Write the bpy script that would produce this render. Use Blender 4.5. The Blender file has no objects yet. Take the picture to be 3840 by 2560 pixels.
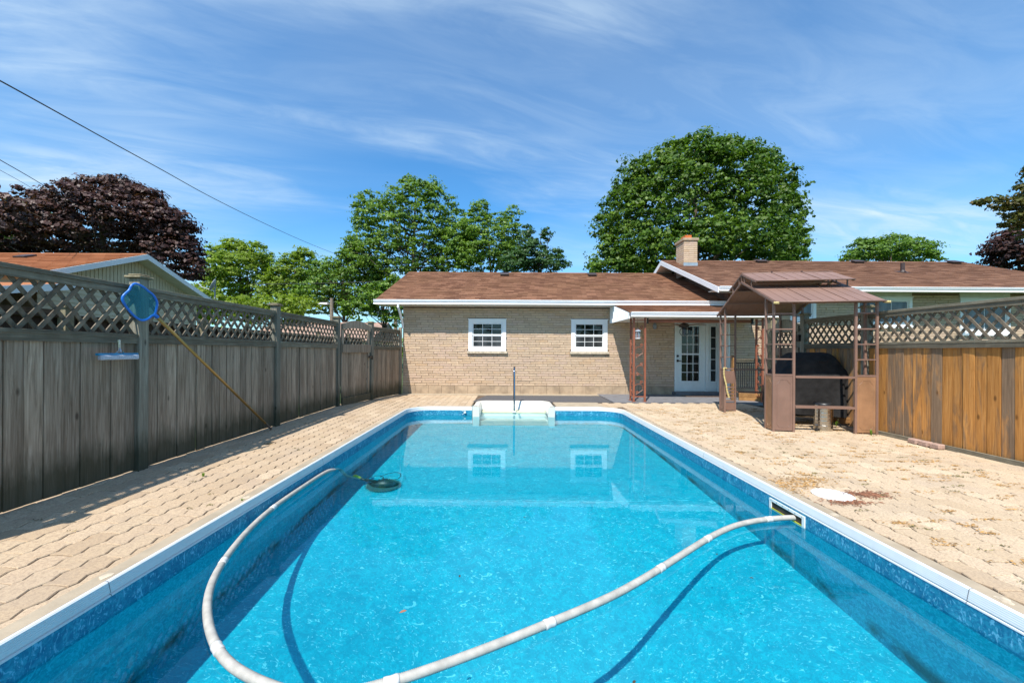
import bpy, math, random
import numpy as np
from mathutils import Vector, Matrix, Euler

random.seed(7)
rng = np.random.default_rng(11)
S = bpy.context.scene
C = S.collection

# ------------------------------------------------------------------ camera
H = 1.33
F = 1518.0
cam_d = bpy.data.cameras.new('camera')
cam = bpy.data.objects.new('camera', cam_d)
C.objects.link(cam)
S.camera = cam
cam.location = (0, 0, H)
cam.rotation_mode = 'QUATERNION'
cam.rotation_quaternion = Euler((math.pi / 2, 0, 0)).to_quaternion() @ Euler((0, 0, 0.005)).to_quaternion()
cam_d.sensor_width = 36
cam_d.lens = 36 * F / 3840
cam_d.shift_x = 15 / 3840
cam_d.shift_y = 34 / 3840
cam_d.clip_start = 0.05
cam_d.clip_end = 2000

# ------------------------------------------------------------------ world
SUN = Vector((0.44, 1.0, -1.58)).normalized()
el = math.asin(-SUN.z)
world = bpy.data.worlds.new('World')
S.world = world
world.use_nodes = True
wn = world.node_tree
for n in list(wn.nodes):
    wn.nodes.remove(n)


class NT:
    def __init__(s, tree):
        s.t = tree

    def n(s, typ, **kw):
        nd = s.t.nodes.new(typ)
        for k, v in kw.items():
            if k.startswith('i_'):
                key = k[2:]
                key = int(key) if key.isdigit() else key.replace('_', ' ')
                sock = nd.inputs[key]
                if hasattr(v, 'is_linked') or isinstance(v, bpy.types.NodeSocket):
                    s.t.links.new(v, sock)
                else:
                    if sock.type == 'RGBA' and len(v) == 3:
                        v = (*v, 1)
                    sock.default_value = v
            else:
                setattr(nd, k, v)
        return nd

    def link(s, a, b):
        s.t.links.new(a, b)

    def math(s, op, a, b=None, c=None):
        nd = s.t.nodes.new('ShaderNodeMath')
        nd.operation = op
        for i, v in enumerate((a, b, c)):
            if v is None:
                continue
            if isinstance(v, bpy.types.NodeSocket):
                s.t.links.new(v, nd.inputs[i])
            else:
                nd.inputs[i].default_value = v
        return nd.outputs[0]

    def mix(s, fac, a, b, mode='MIX'):
        nd = s.t.nodes.new('ShaderNodeMix')
        nd.data_type = 'RGBA'
        nd.blend_type = mode
        for idx, v in ((0, fac), (6, a), (7, b)):
            if isinstance(v, bpy.types.NodeSocket):
                s.t.links.new(v, nd.inputs[idx])
            else:
                nd.inputs[idx].default_value = v if idx == 0 else ((*v, 1) if len(v) == 3 else v)
        return nd.outputs[2]

    def ramp(s, fac, stops, interp='LINEAR'):
        nd = s.t.nodes.new('ShaderNodeValToRGB')
        cr = nd.color_ramp
        cr.interpolation = interp
        while len(cr.elements) < len(stops):
            cr.elements.new(0.5)
        for e, (p, c) in zip(cr.elements, stops):
            e.position = p
            e.color = (c, c, c, 1) if isinstance(c, (int, float)) else (*c, 1)
        s.t.links.new(fac, nd.inputs[0])
        return nd.outputs[0]

    def noise(s, vec, scale, detail=4, rough=0.55, dist=0.0):
        nd = s.t.nodes.new('ShaderNodeTexNoise')
        nd.inputs['Scale'].default_value = scale
        nd.inputs['Detail'].default_value = detail
        nd.inputs['Roughness'].default_value = rough
        nd.inputs['Distortion'].default_value = dist
        if vec is not None:
            s.t.links.new(vec, nd.inputs['Vector'])
        return nd.outputs[0]

    def mapping(s, vec, loc=(0, 0, 0), rot=(0, 0, 0), scale=(1, 1, 1)):
        nd = s.t.nodes.new('ShaderNodeMapping')
        nd.inputs['Location'].default_value = loc
        nd.inputs['Rotation'].default_value = rot
        nd.inputs['Scale'].default_value = scale
        s.t.links.new(vec, nd.inputs['Vector'])
        return nd.outputs[0]


w = NT(wn)
sky = w.n('ShaderNodeTexSky', sky_type='NISHITA', sun_disc=False)
sky.sun_elevation = el
sky.sun_rotation = math.atan2(-SUN.x, -SUN.y)
sky.air_density = 1.0
sky.dust_density = 0.35
sky.ozone_density = 1.3
tc = w.n('ShaderNodeTexCoord')
sep = w.n('ShaderNodeSeparateXYZ', i_0=tc.outputs['Generated'])
zz = w.math('ADD', w.math('MAXIMUM', sep.outputs[2], 0.0), 0.10)
uu = w.math('DIVIDE', sep.outputs[0], zz)
vv = w.math('DIVIDE', sep.outputs[1], zz)
uv = w.n('ShaderNodeCombineXYZ', i_0=uu, i_1=vv).outputs[0]
m1 = w.mapping(w.mapping(uv, rot=(0, 0, math.radians(-13))), loc=(3.1, 0.35, 0), scale=(0.45, 1.5, 1))
n1 = w.noise(m1, 0.8, 8, 0.56, 0.55)
m2 = w.mapping(w.mapping(uv, rot=(0, 0, math.radians(-18))), loc=(7.3, 1.2, 0), scale=(1.5, 5.0, 1))
n2 = w.noise(m2, 1.0, 7, 0.6, 1.1)
m3 = w.mapping(uv, loc=(1.7, 4.4, 0), scale=(0.45, 0.8, 1))
n3 = w.noise(m3, 1.0, 3, 0.5, 0.2)
c1 = w.ramp(n1, [(0.49, 0.0), (0.82, 1.0)])
c2 = w.ramp(n2, [(0.40, 0.0), (0.66, 1.0)])
c3 = w.ramp(n3, [(0.38, 0.0), (0.72, 1.0)])
cl = w.math('MULTIPLY', c1, w.math('ADD', w.math('MULTIPLY', c2, 0.55), 0.30))
cl = w.math('ADD', cl, w.math('ADD', w.math('MULTIPLY', c3, 0.24), w.math('MULTIPLY', w.math('MULTIPLY', c2, c3), 0.24)))
hz = w.ramp(sep.outputs[2], [(0.0, 0.34), (0.32, 0.05)])
cl = w.math('ADD', cl, hz)
cl = w.math('MINIMUM', cl, 0.86)
hue = w.n('ShaderNodeHueSaturation', i_Saturation=1.16, i_Value=1.22, i_Color=sky.outputs[0])
skycol = w.mix(cl, w.mix(1.0, hue.outputs[0], (0.48, 1.10, 1.38), 'MULTIPLY'), (5.9, 7.3, 8.4))
SKY_STRENGTH = 0.092
bg = w.n('ShaderNodeBackground', i_Color=skycol, i_Strength=SKY_STRENGTH)
wo = w.n('ShaderNodeOutputWorld', i_Surface=bg.outputs[0])

# ------------------------------------------------------------------ sun
sun_d = bpy.data.lights.new('sun', 'SUN')
sun_d.energy = 5.0
sun_d.angle = math.radians(0.5)
sun_d.color = (1.0, 0.945, 0.87)
sun_d.cycles.is_caustics_light = True
sun = bpy.data.objects.new('sun', sun_d)
C.objects.link(sun)
sun.rotation_euler = SUN.to_track_quat('-Z', 'Y').to_euler()
sun.location = (-8, -20, 30)

S.render.engine = 'CYCLES'
S.view_settings.view_transform = 'Standard'
S.view_settings.look = 'None'
S.view_settings.exposure = 0.50
S.view_settings.gamma = 1.0
S.view_settings.use_curve_mapping = False
S.cycles.max_bounces = 10
S.cycles.transmission_bounces = 8
S.cycles.transparent_max_bounces = 12
S.cycles.use_denoising = True
S.cycles.sample_clamp_indirect = 6


# ------------------------------------------------------------------ pixel to place
def at(px, py, d):
    """the point seen at photograph pixel (px,py) when it lies d metres ahead"""
    y = py - 0.005 * (px - 1905)
    return Vector(((px - 1905) * d / F, d, H - (y - 1314) * d / F))


# ------------------------------------------------------------------ scene helpers
MATS = {}
ROOTM = {}


def tag(o, label=None, cat=None, group=None, kind=None):
    if label:
        o['label'] = label
    if cat:
        o['category'] = cat
    if group:
        o['group'] = group
    if kind:
        o['kind'] = kind
    return o


def thing(name, loc, label, cat, group=None):
    o = bpy.data.objects.new(name, None)
    o.location = loc
    o.empty_display_size = 0.1
    C.objects.link(o)
    ROOTM[o.name] = Matrix.Translation(Vector(loc))
    return tag(o, label, cat, group)


def wm(o):
    m = o.matrix_basis.copy()
    if o.parent is not None:
        m = wm(o.parent) @ o.matrix_parent_inverse @ m
    return m


def put(o, parent):
    C.objects.link(o)
    if parent is not None:
        o.parent = parent
        o.matrix_parent_inverse = wm(parent).inverted()
    return o


def inst(name, mesh, parent, M):
    """one more object that shares a mesh, placed by matrix M"""
    o = bpy.data.objects.new(name, mesh)
    o.matrix_basis = M
    C.objects.link(o)
    if parent is not None:
        o.parent = parent
        o.matrix_parent_inverse = wm(parent).inverted()
    return o


class MB:
    def __init__(s):
        s.v = []
        s.f = []
        s.r = []

    def add(s, vs, fs, rnd=0.0):
        b = len(s.v)
        s.v.extend([tuple(x) for x in vs])
        s.f.extend([tuple(b + i for i in f) for f in fs])
        s.r.extend([rnd] * len(fs))
        return s

    def box(s, c, size, R=None, rnd=0.0, ch=0.0):
        hx, hy, hz = size[0] / 2, size[1] / 2, size[2] / 2
        c = Vector(c)
        if ch <= 0:
            vs = [Vector((x, y, z)) for x in (-hx, hx) for y in (-hy, hy) for z in (-hz, hz)]
            fs = [(0, 1, 3, 2), (4, 6, 7, 5), (0, 4, 5, 1), (2, 3, 7, 6), (0, 2, 6, 4), (1, 5, 7, 3)]
        else:
            vs = []
            for x in (-1, 1):
                for y in (-1, 1):
                    for z in (-1, 1):
                        vs += [Vector((x * hx, y * (hy - ch), z * (hz - ch))), Vector((x * (hx - ch), y * hy, z * (hz - ch))), Vector((x * (hx - ch), y * (hy - ch), z * hz))]
            I = lambda x, y, z, k: (x * 4 + y * 2 + z) * 3 + k
            fs = []
            for x in (0, 1):
                q = (I(x, 0, 0, 0), I(x, 0, 1, 0), I(x, 1, 1, 0), I(x, 1, 0, 0))
                fs.append(q if x == 0 else q[::-1])
            for y in (0, 1):
                q = (I(0, y, 0, 1), I(1, y, 0, 1), I(1, y, 1, 1), I(0, y, 1, 1))
                fs.append(q if y == 0 else q[::-1])
            for z in (0, 1):
                q = (I(0, 0, z, 2), I(0, 1, z, 2), I(1, 1, z, 2), I(1, 0, z, 2))
                fs.append(q if z == 0 else q[::-1])
            for x in (0, 1):
                for y in (0, 1):
                    q = (I(x, y, 0, 0), I(x, y, 1, 0), I(x, y, 1, 1), I(x, y, 0, 1))
                    fs.append(q if x == y else q[::-1])
                    
            for x in (0, 1):
                for z in (0, 1):
                    q = (I(x, 0, z, 0), I(x, 0, z, 2), I(x, 1, z, 2), I(x, 1, z, 0))
                    fs.append(q if x != z else q[::-1])
            for y in (0, 1):
                for z in (0, 1):
                    q = (I(0, y, z, 1), I(1, y, z, 1), I(1, y, z, 2), I(0, y, z, 2))
                    fs.append(q if y == z else q[::-1])
            for x in (0, 1):
                for y in (0, 1):
                    for z in (0, 1):
                        q = (I(x, y, z, 0), I(x, y, z, 1), I(x, y, z, 2))
                        fs.append(q if (x + y + z) % 2 == 1 else q[::-1])
        if R is not None:
            vs = [R @ v for v in vs]
        return s.add([v + c for v in vs], fs, rnd)

    def b2(s, x0, x1, y0, y1, z0, z1, rnd=0.0, ch=0.0):
        return s.box(((x0 + x1) / 2, (y0 + y1) / 2, (z0 + z1) / 2), (x1 - x0, y1 - y0, z1 - z0), None, rnd, ch)

    def bar(s, a, b, wd, th, up=(0, 0, 1), rnd=0.0, ch=0.0):
        """a box from a to b; wd across (side), th along 'up'"""
        a, b = Vector(a), Vector(b)
        d = b - a
        L = d.length
        d.normalize()
        u = Vector(up)
        sd = d.cross(u)
        if sd.length < 1e-5:
            sd = d.cross(Vector((1, 0, 0)))
        sd.normalize()
        u = sd.cross(d)
        R = Matrix((d, sd, u)).transposed()
        return s.box((a + b) / 2, (L, wd, th), R, rnd, ch)

    def tube(s, pts, r, n=8, cap=True, rnd=0.0, closed=False):
        pts = [Vector(p) for p in pts]
        rs = r if isinstance(r, (list, tuple)) else [r] * len(pts)
        b = len(s.v)
        N = len(pts)
        prev = None
        for i, p in enumerate(pts):
            if closed:
                t = pts[(i + 1) % N] - pts[i - 1]
            else:
                t = pts[min(i + 1, N - 1)] - pts[max(i - 1, 0)]
            t.normalize()
            if prev is None:
                a = Vector((0, 0, 1)) if abs(t.z) < 0.9 else Vector((1, 0, 0))
                u = t.cross(a).normalized()
            else:
                u = (prev - t * prev.dot(t)).normalized()
            prev = u
            vv_ = t.cross(u)
            for k in range(n):
                an = 2 * math.pi * k / n
                s.v.append(tuple(p + (u * math.cos(an) + vv_ * math.sin(an)) * rs[i]))
        M = N if closed else N - 1
        for i in range(M):
            for k in range(n):
                j = (i + 1) % N
                s.f.append((b + i * n + k, b + i * n + (k + 1) % n, b + j * n + (k + 1) % n, b + j * n + k))
                s.r.append(rnd)
        if cap and not closed:
            s.f.append(tuple(b + k for k in range(n))[::-1])
            s.f.append(tuple(b + (N - 1) * n + k for k in range(n)))
            s.r += [rnd, rnd]
        return s

    def lathe(s, c, prof, n=24, rnd=0.0, cap=True):
        """prof: (radius, z) pairs from bottom to top, round the vertical through c"""
        b = len(s.v)
        c = Vector(c)
        for (r, z) in prof:
            for k in range(n):
                an = 2 * math.pi * k / n
                s.v.append((c.x + r * math.cos(an), c.y + r * math.sin(an), c.z + z))
        for i in range(len(prof) - 1):
            for k in range(n):
                s.f.append((b + i * n + k, b + i * n + (k + 1) % n, b + (i + 1) * n + (k + 1) % n, b + (i + 1) * n + k))
                s.r.append(rnd)
        if cap:
            s.f.append(tuple(b + k for k in range(n))[::-1])
            s.f.append(tuple(b + (len(prof) - 1) * n + k for k in range(n)))
            s.r += [rnd, rnd]
        return s

    def ext(s, poly, vec, rnd=0.0):
        """extrude the planar polygon (3D points) along vec"""
        n = len(poly)
        p = [Vector(q) for q in poly]
        v = Vector(vec)
        vs = p + [q + v for q in p]
        fs = [tuple(range(n))[::-1], tuple(range(n, 2 * n))]
        fs += [(i, (i + 1) % n, n + (i + 1) % n, n + i) for i in range(n)]
        return s.add(vs, fs, rnd)

    def mesh(s, name, mat, smooth=False):
        me = bpy.data.meshes.new(name)
        me.from_pydata(s.v, [], s.f)
        if mat is not None:
            me.materials.append(mat)
        if any(s.r):
            a = me.attributes.new('rnd', 'FLOAT', 'FACE')
            a.data.foreach_set('value', s.r)
        if smooth:
            me.polygons.foreach_set('use_smooth', [True] * len(me.polygons))
        me.update()
        return me

    def build(s, name, mat, parent=None, smooth=False, fix=True):
        me = s.mesh(name, mat, smooth)
        if fix:
            import bmesh
            bm = bmesh.new()
            bm.from_mesh(me)
            bmesh.ops.recalc_face_normals(bm, faces=bm.faces)
            bm.to_mesh(me)
            bm.free()
        o = bpy.data.objects.new(name, me)
        put(o, parent)
        if smooth == 'auto':
            pass
        return o


def fast_mesh(name, V, Fq, rnd, mat):
    me = bpy.data.meshes.new(name)
    nv, nf = len(V), len(Fq)
    k = Fq.shape[1]
    me.vertices.add(nv)
    me.vertices.foreach_set('co', V.astype(np.float32).ravel())
    me.loops.add(nf * k)
    me.loops.foreach_set('vertex_index', Fq.astype(np.int32).ravel())
    me.polygons.add(nf)
    me.polygons.foreach_set('loop_start', np.arange(0, nf * k, k, dtype=np.int32))
    me.update(calc_edges=True)
    if rnd is not None:
        a = me.attributes.new('rnd', 'FLOAT', 'FACE')
        a.data.foreach_set('value', rnd.astype(np.float32))
    me.materials.append(mat)
    me.validate()
    return me


# ------------------------------------------------------------------ materials
def newmat(name):
    m = bpy.data.materials.new(name)
    m.use_nodes = True
    t = m.node_tree
    p = t.nodes['Principled BSDF']
    return m, NT(t), p


def base_nodes(n):
    geo = n.n('ShaderNodeNewGeometry')
    at_ = n.n('ShaderNodeAttribute', attribute_name='rnd')
    oi = n.n('ShaderNodeObjectInfo')
    r = n.math('FRACT', n.math('ADD', at_.outputs['Fac'], oi.outputs['Random']))
    return geo.outputs['Position'], r


def simple(name, col, rough=0.6, metal=0.0, var=0.08, scale=6.0, bump=0.0, bscale=60.0, spec=0.5, pv=0.0):
    m, n, p = newmat(name)
    pos, r = base_nodes(n)
    nz = n.noise(pos, scale, 5, 0.6)
    lo = tuple(c * (1 - var * 2.2) for c in col)
    hi = tuple(min(1, c * (1 + var * 2.2)) for c in col)
    c = n.mix(n.ramp(nz, [(0.3, 0.0), (0.7, 1.0)]), lo, hi)
    if pv:
        f = n.math('ADD', n.math('MULTIPLY', r, 2 * pv), 1 - pv)
        hs = n.n('ShaderNodeHueSaturation', i_Value=f, i_Color=c)
        c = hs.outputs[0]
    n.link(c, p.inputs['Base Color'])
    p.inputs['Roughness'].default_value = rough
    p.inputs['Metallic'].default_value = metal
    p.inputs['Specular IOR Level'].default_value = spec
    if bump:
        b = n.n('ShaderNodeBump', i_Strength=bump, i_Distance=0.01, i_Height=n.noise(pos, bscale, 4, 0.6))
        n.link(b.outputs[0], p.inputs['Normal'])
    return m


def wood(name, cols, grain=(55, 55, 2.2), knots=True, moss=None, stain=None, rough=0.85, bump=0.35, var=0.25):
    """cols = dark, mid, light; grain runs along the smallest scale axis"""
    m, n, p = newmat(name)
    pos, r = base_nodes(n)
    off = n.n('ShaderNodeCombineXYZ', i_0=n.math('MULTIPLY', r, 37.0), i_1=n.math('MULTIPLY', r, 71.0), i_2=n.math('MULTIPLY', r, 13.0)).outputs[0]
    pv = n.n('ShaderNodeVectorMath', operation='ADD', i_0=pos, i_1=off).outputs[0]
    g = n.mapping(pv, scale=grain)
    gn = n.noise(g, 1.0, 6, 0.65, 0.6)
    c = n.ramp(gn, [(0.28, cols[0]), (0.5, cols[1]), (0.74, cols[2])])
    big = n.noise(n.mapping(pv, scale=(7, 7, 0.9)), 1.0, 4, 0.6, 0.8)
    c = n.mix(n.ramp(big, [(0.35, 0.0), (0.75, 0.55)]), c, cols[0])
    if stain is not None:
        sn = n.noise(n.mapping(pv, scale=(6.5, 6.5, 1.1)), 1.0, 5, 0.62, 1.2)
        k = n.math('ADD', sn, n.math('MULTIPLY', n.math('SUBTRACT', r, 0.5), 0.34))
        c = n.mix(n.ramp(k, [(0.40, 0.0), (0.62, 0.9)]), c, n.ramp(gn, [(0.3, tuple(x * 0.5 for x in stain)), (0.7, stain)]))
    if knots:
        vo = n.n('ShaderNodeTexVoronoi', feature='F1', i_Vector=n.mapping(pv, scale=(6.0, 6.0, 2.6)), i_Scale=1.0)
        kd = n.ramp(vo.outputs['Distance'], [(0.05, 1.0), (0.12, 0.0)])
        c = n.mix(n.math('MULTIPLY', kd, 0.75), c, tuple(x * 0.35 for x in cols[0]))
    f = n.math('ADD', n.math('MULTIPLY', r, 2 * var), 1 - var)
    c = n.n('ShaderNodeHueSaturation', i_Value=f, i_Color=c).outputs[0]
    if moss is not None:
        sz = n.n('ShaderNodeSeparateXYZ', i_0=pos).outputs[2]
        mz = n.math('ADD', sz, n.math('MULTIPLY', n.noise(n.mapping(pos, scale=(9, 9, 2)), 1.0, 5, 0.65), -0.55))
        mk = n.ramp(n.math('ADD', mz, 0.06), [(0.0, 0.8), (0.26, 0.0)])
        c = n.mix(mk, c, moss)
    n.link(c, p.inputs['Base Color'])
    p.inputs['Roughness'].default_value = rough
    p.inputs['Specular IOR Level'].default_value = 0.25
    b = n.n('ShaderNodeBump', i_Strength=bump, i_Distance=0.004, i_Height=gn)
    n.link(b.outputs[0], p.inputs['Normal'])
    return m


def leafmat(name, c0, c1, c2, trans=0.35):
    m, n, p = newmat(name)
    pos, r = base_nodes(n)
    c = n.ramp(r, [(0.0, c0), (0.55, c1), (1.0, c2)])
    c = n.mix(n.ramp(n.noise(pos, 0.55, 3, 0.6), [(0.35, 0.0), (0.65, 0.4)]), c, c2)
    n.link(c, p.inputs['Base Color'])
    p.inputs['Roughness'].default_value = 0.5
    p.inputs['Specular IOR Level'].default_value = 0.35
    tr = n.n('ShaderNodeBsdfTranslucent', i_Color=n.mix(1.0, c, (1.25, 1.35, 0.5), 'MULTIPLY'))
    mx = n.n('ShaderNodeMixShader', i_Fac=trans)
    n.link(p.outputs[0], mx.inputs[1])
    n.link(tr.outputs[0], mx.inputs[2])
    out = [x for x in n.t.nodes if x.type == 'OUTPUT_MATERIAL'][0]
    n.link(mx.outputs[0], out.inputs[0])
    return m


def brickmat():
    m, n, p = newmat('brick_face')
    pos, r = base_nodes(n)
    c = n.ramp(r, [(0.0, (0.52, 0.375, 0.255)), (0.35, (0.60, 0.445, 0.305)), (0.65, (0.58, 0.42, 0.315)), (0.85, (0.64, 0.475, 0.32)), (1.0, (0.56, 0.385, 0.24))])
    rough = n.noise(n.mapping(pos, scale=(14, 14, 60)), 1.0, 6, 0.7, 0.5)
    c = n.mix(n.ramp(rough, [(0.35, 0.55), (0.58, 0.0)]), c, (0.33, 0.25, 0.18))
    n.link(c, p.inputs['Base Color'])
    p.inputs['Roughness'].default_value = 0.9
    p.inputs['Specular IOR Level'].default_value = 0.2
    b = n.n('ShaderNodeBump', i_Strength=0.8, i_Distance=0.012, i_Height=rough)
    n.link(b.outputs[0], p.inputs['Normal'])
    return m


def shinglemat(name, a, b_, c_, stain):
    m, n, p = newmat(name)
    pos, r = base_nodes(n)
    c = n.ramp(r, [(0.0, a), (0.5, b_), (1.0, c_)])
    c = n.mix(n.ramp(n.noise(pos, 0.9, 4, 0.6), [(0.42, 0.0), (0.7, 0.4)]), c, stain)
    c = n.mix(n.ramp(n.noise(pos, 260, 2, 0.5), [(0.3, 0.3), (0.7, 0.0)]), c, (0.03, 0.02, 0.015))
    n.link(c, p.inputs['Base Color'])
    p.inputs['Roughness'].default_value = 0.95
    p.inputs['Specular IOR Level'].default_value = 0.2
    b = n.n('ShaderNodeBump', i_Strength=0.3, i_Distance=0.004, i_Height=n.noise(pos, 220, 2, 0.5))
    n.link(b.outputs[0], p.inputs['Normal'])
    return m


def pavermat():
    m, n, p = newmat('paver_stone')
    pos, r = base_nodes(n)
    c = n.ramp(r, [(0.0, (0.45, 0.335, 0.215)), (0.4, (0.54, 0.42, 0.28)), (0.75, (0.52, 0.395, 0.265)), (1.0, (0.60, 0.475, 0.325))])
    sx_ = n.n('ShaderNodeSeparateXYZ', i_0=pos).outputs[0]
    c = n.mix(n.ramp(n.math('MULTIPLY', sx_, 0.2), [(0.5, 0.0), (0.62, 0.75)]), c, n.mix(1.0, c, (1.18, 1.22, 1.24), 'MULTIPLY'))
    spk = n.noise(pos, 62, 4, 0.75)
    c = n.mix(n.ramp(spk, [(0.38, 0.65), (0.54, 0.0)]), c, (0.29, 0.21, 0.15))
    fine = n.noise(pos, 190, 3, 0.7)
    c = n.mix(n.ramp(fine, [(0.36, 0.42), (0.6, 0.0)]), c, (0.28, 0.20, 0.14))
    big = n.noise(pos, 1.6, 5, 0.62, 0.4)
    c = n.mix(n.ramp(big, [(0.50, 0.0), (0.74, 0.42)]), c, (0.30, 0.24, 0.19))
    rst = n.noise(n.mapping(pos, loc=(3, 8, 0)), 2.3, 4, 0.6, 0.5)
    c = n.mix(n.ramp(rst, [(0.655, 0.0), (0.72, 0.5)]), c, (0.34, 0.18, 0.07))
    n.link(c, p.inputs['Base Color'])
    p.inputs['Roughness'].default_value = 0.93
    p.inputs['Specular IOR Level'].default_value = 0.2
    b = n.n('ShaderNodeBump', i_Strength=0.5, i_Distance=0.003, i_Height=fine)
    n.link(b.outputs[0], p.inputs['Normal'])
    return m


def linermat(name, lo, mid, hi, fleck, grime=False, fl0=0.60):
    m, n, p = newmat(name)
    pos, r = base_nodes(n)
    a = n.noise(pos, 7.0, 5, 0.65, 1.2)
    c = n.ramp(a, [(0.32, lo), (0.52, mid), (0.72, hi)])
    a2 = n.noise(n.mapping(pos, scale=(1, 1, 1)), 24, 4, 0.7, 1.8)
    c = n.mix(n.ramp(a2, [(0.40, 0.8), (0.56, 0.0)]), c, lo)
    fl = n.noise(n.mapping(pos, rot=(0, 0, 0.5), scale=(1.0, 1.9, 1.0)), 13, 4, 0.62, 2.2)
    c = n.mix(n.ramp(fl, [(fl0, 0.0), (fl0 + 0.055, 0.85)]), c, fleck)
    f2 = n.noise(n.mapping(pos, loc=(4, 2, 0), scale=(1.0, 1.6, 1.0)), 5.5, 5, 0.66, 2.8)
    f2m = n.ramp(n.noise(pos, 0.55, 2, 0.5), [(0.42, 0.0), (0.6, 1.0)])
    c = n.mix(n.math('MULTIPLY', n.ramp(f2, [(0.61, 0.0), (0.66, 0.8)]), f2m), c, fleck)
    if grime:
        sz = n.n('ShaderNodeSeparateXYZ', i_0=pos).outputs[2]
        band = n.math('ABSOLUTE', n.math('ADD', sz, 1.13))
        g1 = n.ramp(band, [(0.03, 1.0), (0.14, 0.0)])
        g2 = n.ramp(n.noise(pos, 2.6, 4, 0.6), [(0.42, 0.0), (0.6, 0.8)])
        c = n.mix(n.math('MULTIPLY', g1, g2), c, (0.015, 0.045, 0.02))
    n.link(c, p.inputs['Base Color'])
    p.inputs['Roughness'].default_value = 0.55
    p.inputs['Specular IOR Level'].default_value = 0.3
    return m


M = {}
M['fence'] = wood('weathered_grey_wood', ((0.125, 0.092, 0.062), (0.31, 0.245, 0.178), (0.50, 0.42, 0.325)), moss=(0.050, 0.048, 0.024))
M['fence_rail'] = wood('weathered_rail_wood', ((0.080, 0.070, 0.050), (0.175, 0.155, 0.112), (0.29, 0.26, 0.195)), grain=(40, 2.2, 55), var=0.2, knots=False)
M['fence_slat'] = wood('lattice_wood', ((0.088, 0.068, 0.046), (0.18, 0.146, 0.105), (0.28, 0.235, 0.175)), grain=(30, 9, 9), var=0.25, knots=False)
M['fence_post'] = wood('post_wood', ((0.11, 0.10, 0.075), (0.22, 0.21, 0.165), (0.34, 0.33, 0.27)), moss=(0.03, 0.034, 0.015), var=0.15)
M['cap'] = wood('post_cap_wood', ((0.10, 0.085, 0.05), (0.22, 0.19, 0.12), (0.36, 0.31, 0.20)), grain=(16, 16, 16), knots=False, bump=0.8)
M['cedar'] = wood('orange_cedar', ((0.30, 0.125, 0.030), (0.58, 0.265, 0.070), (0.74, 0.39, 0.13)), stain=(0.20, 0.150, 0.105), var=0.2)
M['dark_fence'] = wood('dark_brown_wood', ((0.025, 0.016, 0.010), (0.055, 0.034, 0.022), (0.10, 0.065, 0.04)), var=0.3)
M['sleeper'] = wood('garden_timber', ((0.16, 0.08, 0.03), (0.33, 0.17, 0.06), (0.45, 0.25, 0.10)), grain=(2.2, 40, 40))
M['brick'] = brickmat()
M['mortar'] = simple('mortar', (0.22, 0.155, 0.105), 0.95, var=0.15, scale=30)
M['concrete'] = simple('foundation_concrete', (0.385, 0.285, 0.19), 0.92, var=0.14, scale=3.5, bump=0.3, bscale=90)
M['curb'] = simple('concrete_strip', (0.36, 0.295, 0.21), 0.9, var=0.08, scale=4, bump=0.2)
M['slab'] = simple('painted_slab', (0.155, 0.155, 0.165), 0.85, var=0.10, scale=5, bump=0.2, bscale=120)
M['carpet'] = simple('outdoor_carpet', (0.085, 0.082, 0.085), 0.98, var=0.14, scale=60, bump=0.5, bscale=300)
M['shingle'] = shinglemat('roof_shingle', (0.16, 0.072, 0.042), (0.245, 0.120, 0.070), (0.34, 0.175, 0.105), (0.26, 0.14, 0.07))
M['shingle_dark'] = shinglemat('main_roof_shingle', (0.165, 0.082, 0.052), (0.24, 0.125, 0.080), (0.32, 0.175, 0.112), (0.22, 0.11, 0.065))
M['shingle_red'] = shinglemat('orange_shingle', (0.30, 0.11, 0.045), (0.36, 0.14, 0.058), (0.42, 0.17, 0.075), (0.33, 0.13, 0.06))
M['white'] = simple('white_aluminium', (0.80, 0.81, 0.82), 0.35, var=0.02, scale=2)
M['white_frame'] = simple('white_vinyl', (0.80, 0.80, 0.79), 0.4, var=0.015, scale=2)
M['soffit'] = simple('soffit_panel', (0.66, 0.64, 0.58), 0.6, var=0.04)
M['door_white'] = simple('white_door_paint', (0.72, 0.77, 0.75), 0.4, var=0.02)
M['muntin'] = simple('muntin_white', (0.75, 0.75, 0.74), 0.4, var=0.01)
M['sill'] = simple('stone_sill', (0.50, 0.42, 0.31), 0.9, var=0.15, scale=14, bump=0.6, bscale=40)
M['gazebo'] = simple('brown_powder_coat', (0.205, 0.122, 0.092), 0.5, var=0.07, scale=3.0, bump=0.05)
M['gazebo_roof'] = simple('brown_steel_roof', (0.215, 0.126, 0.095), 0.55, var=0.05, scale=2.0)
M['gazebo_rust'] = simple('brown_panel_sunfaded', (0.30, 0.158, 0.080), 0.5, var=0.12, scale=3.0)
M['iron'] = simple('red_brown_iron', (0.26, 0.085, 0.045), 0.5, var=0.08)
M['black_iron'] = simple('black_iron', (0.012, 0.012, 0.013), 0.45, var=0.1)
M['cover'] = simple('black_grill_cover', (0.017, 0.016, 0.016), 0.7, var=0.2, scale=8, bump=0.5, bscale=9, spec=0.3)
M['steel'] = simple('brushed_steel', (0.50, 0.48, 0.44), 0.22, 1.0, var=0.04, scale=30)
M['chrome'] = simple('polished_steel', (0.36, 0.38, 0.42), 0.07, 1.0, var=0.01)
M['hose'] = simple('hose_plastic', (0.40, 0.385, 0.345), 0.5, var=0.09, scale=14)
M['bristle_w'] = simple('hose_cuff_plastic', (0.56, 0.555, 0.53), 0.45, var=0.06, scale=20)
M['pool_white'] = simple('pool_white_acrylic', (0.80, 0.79, 0.74), 0.3, var=0.02)
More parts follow.
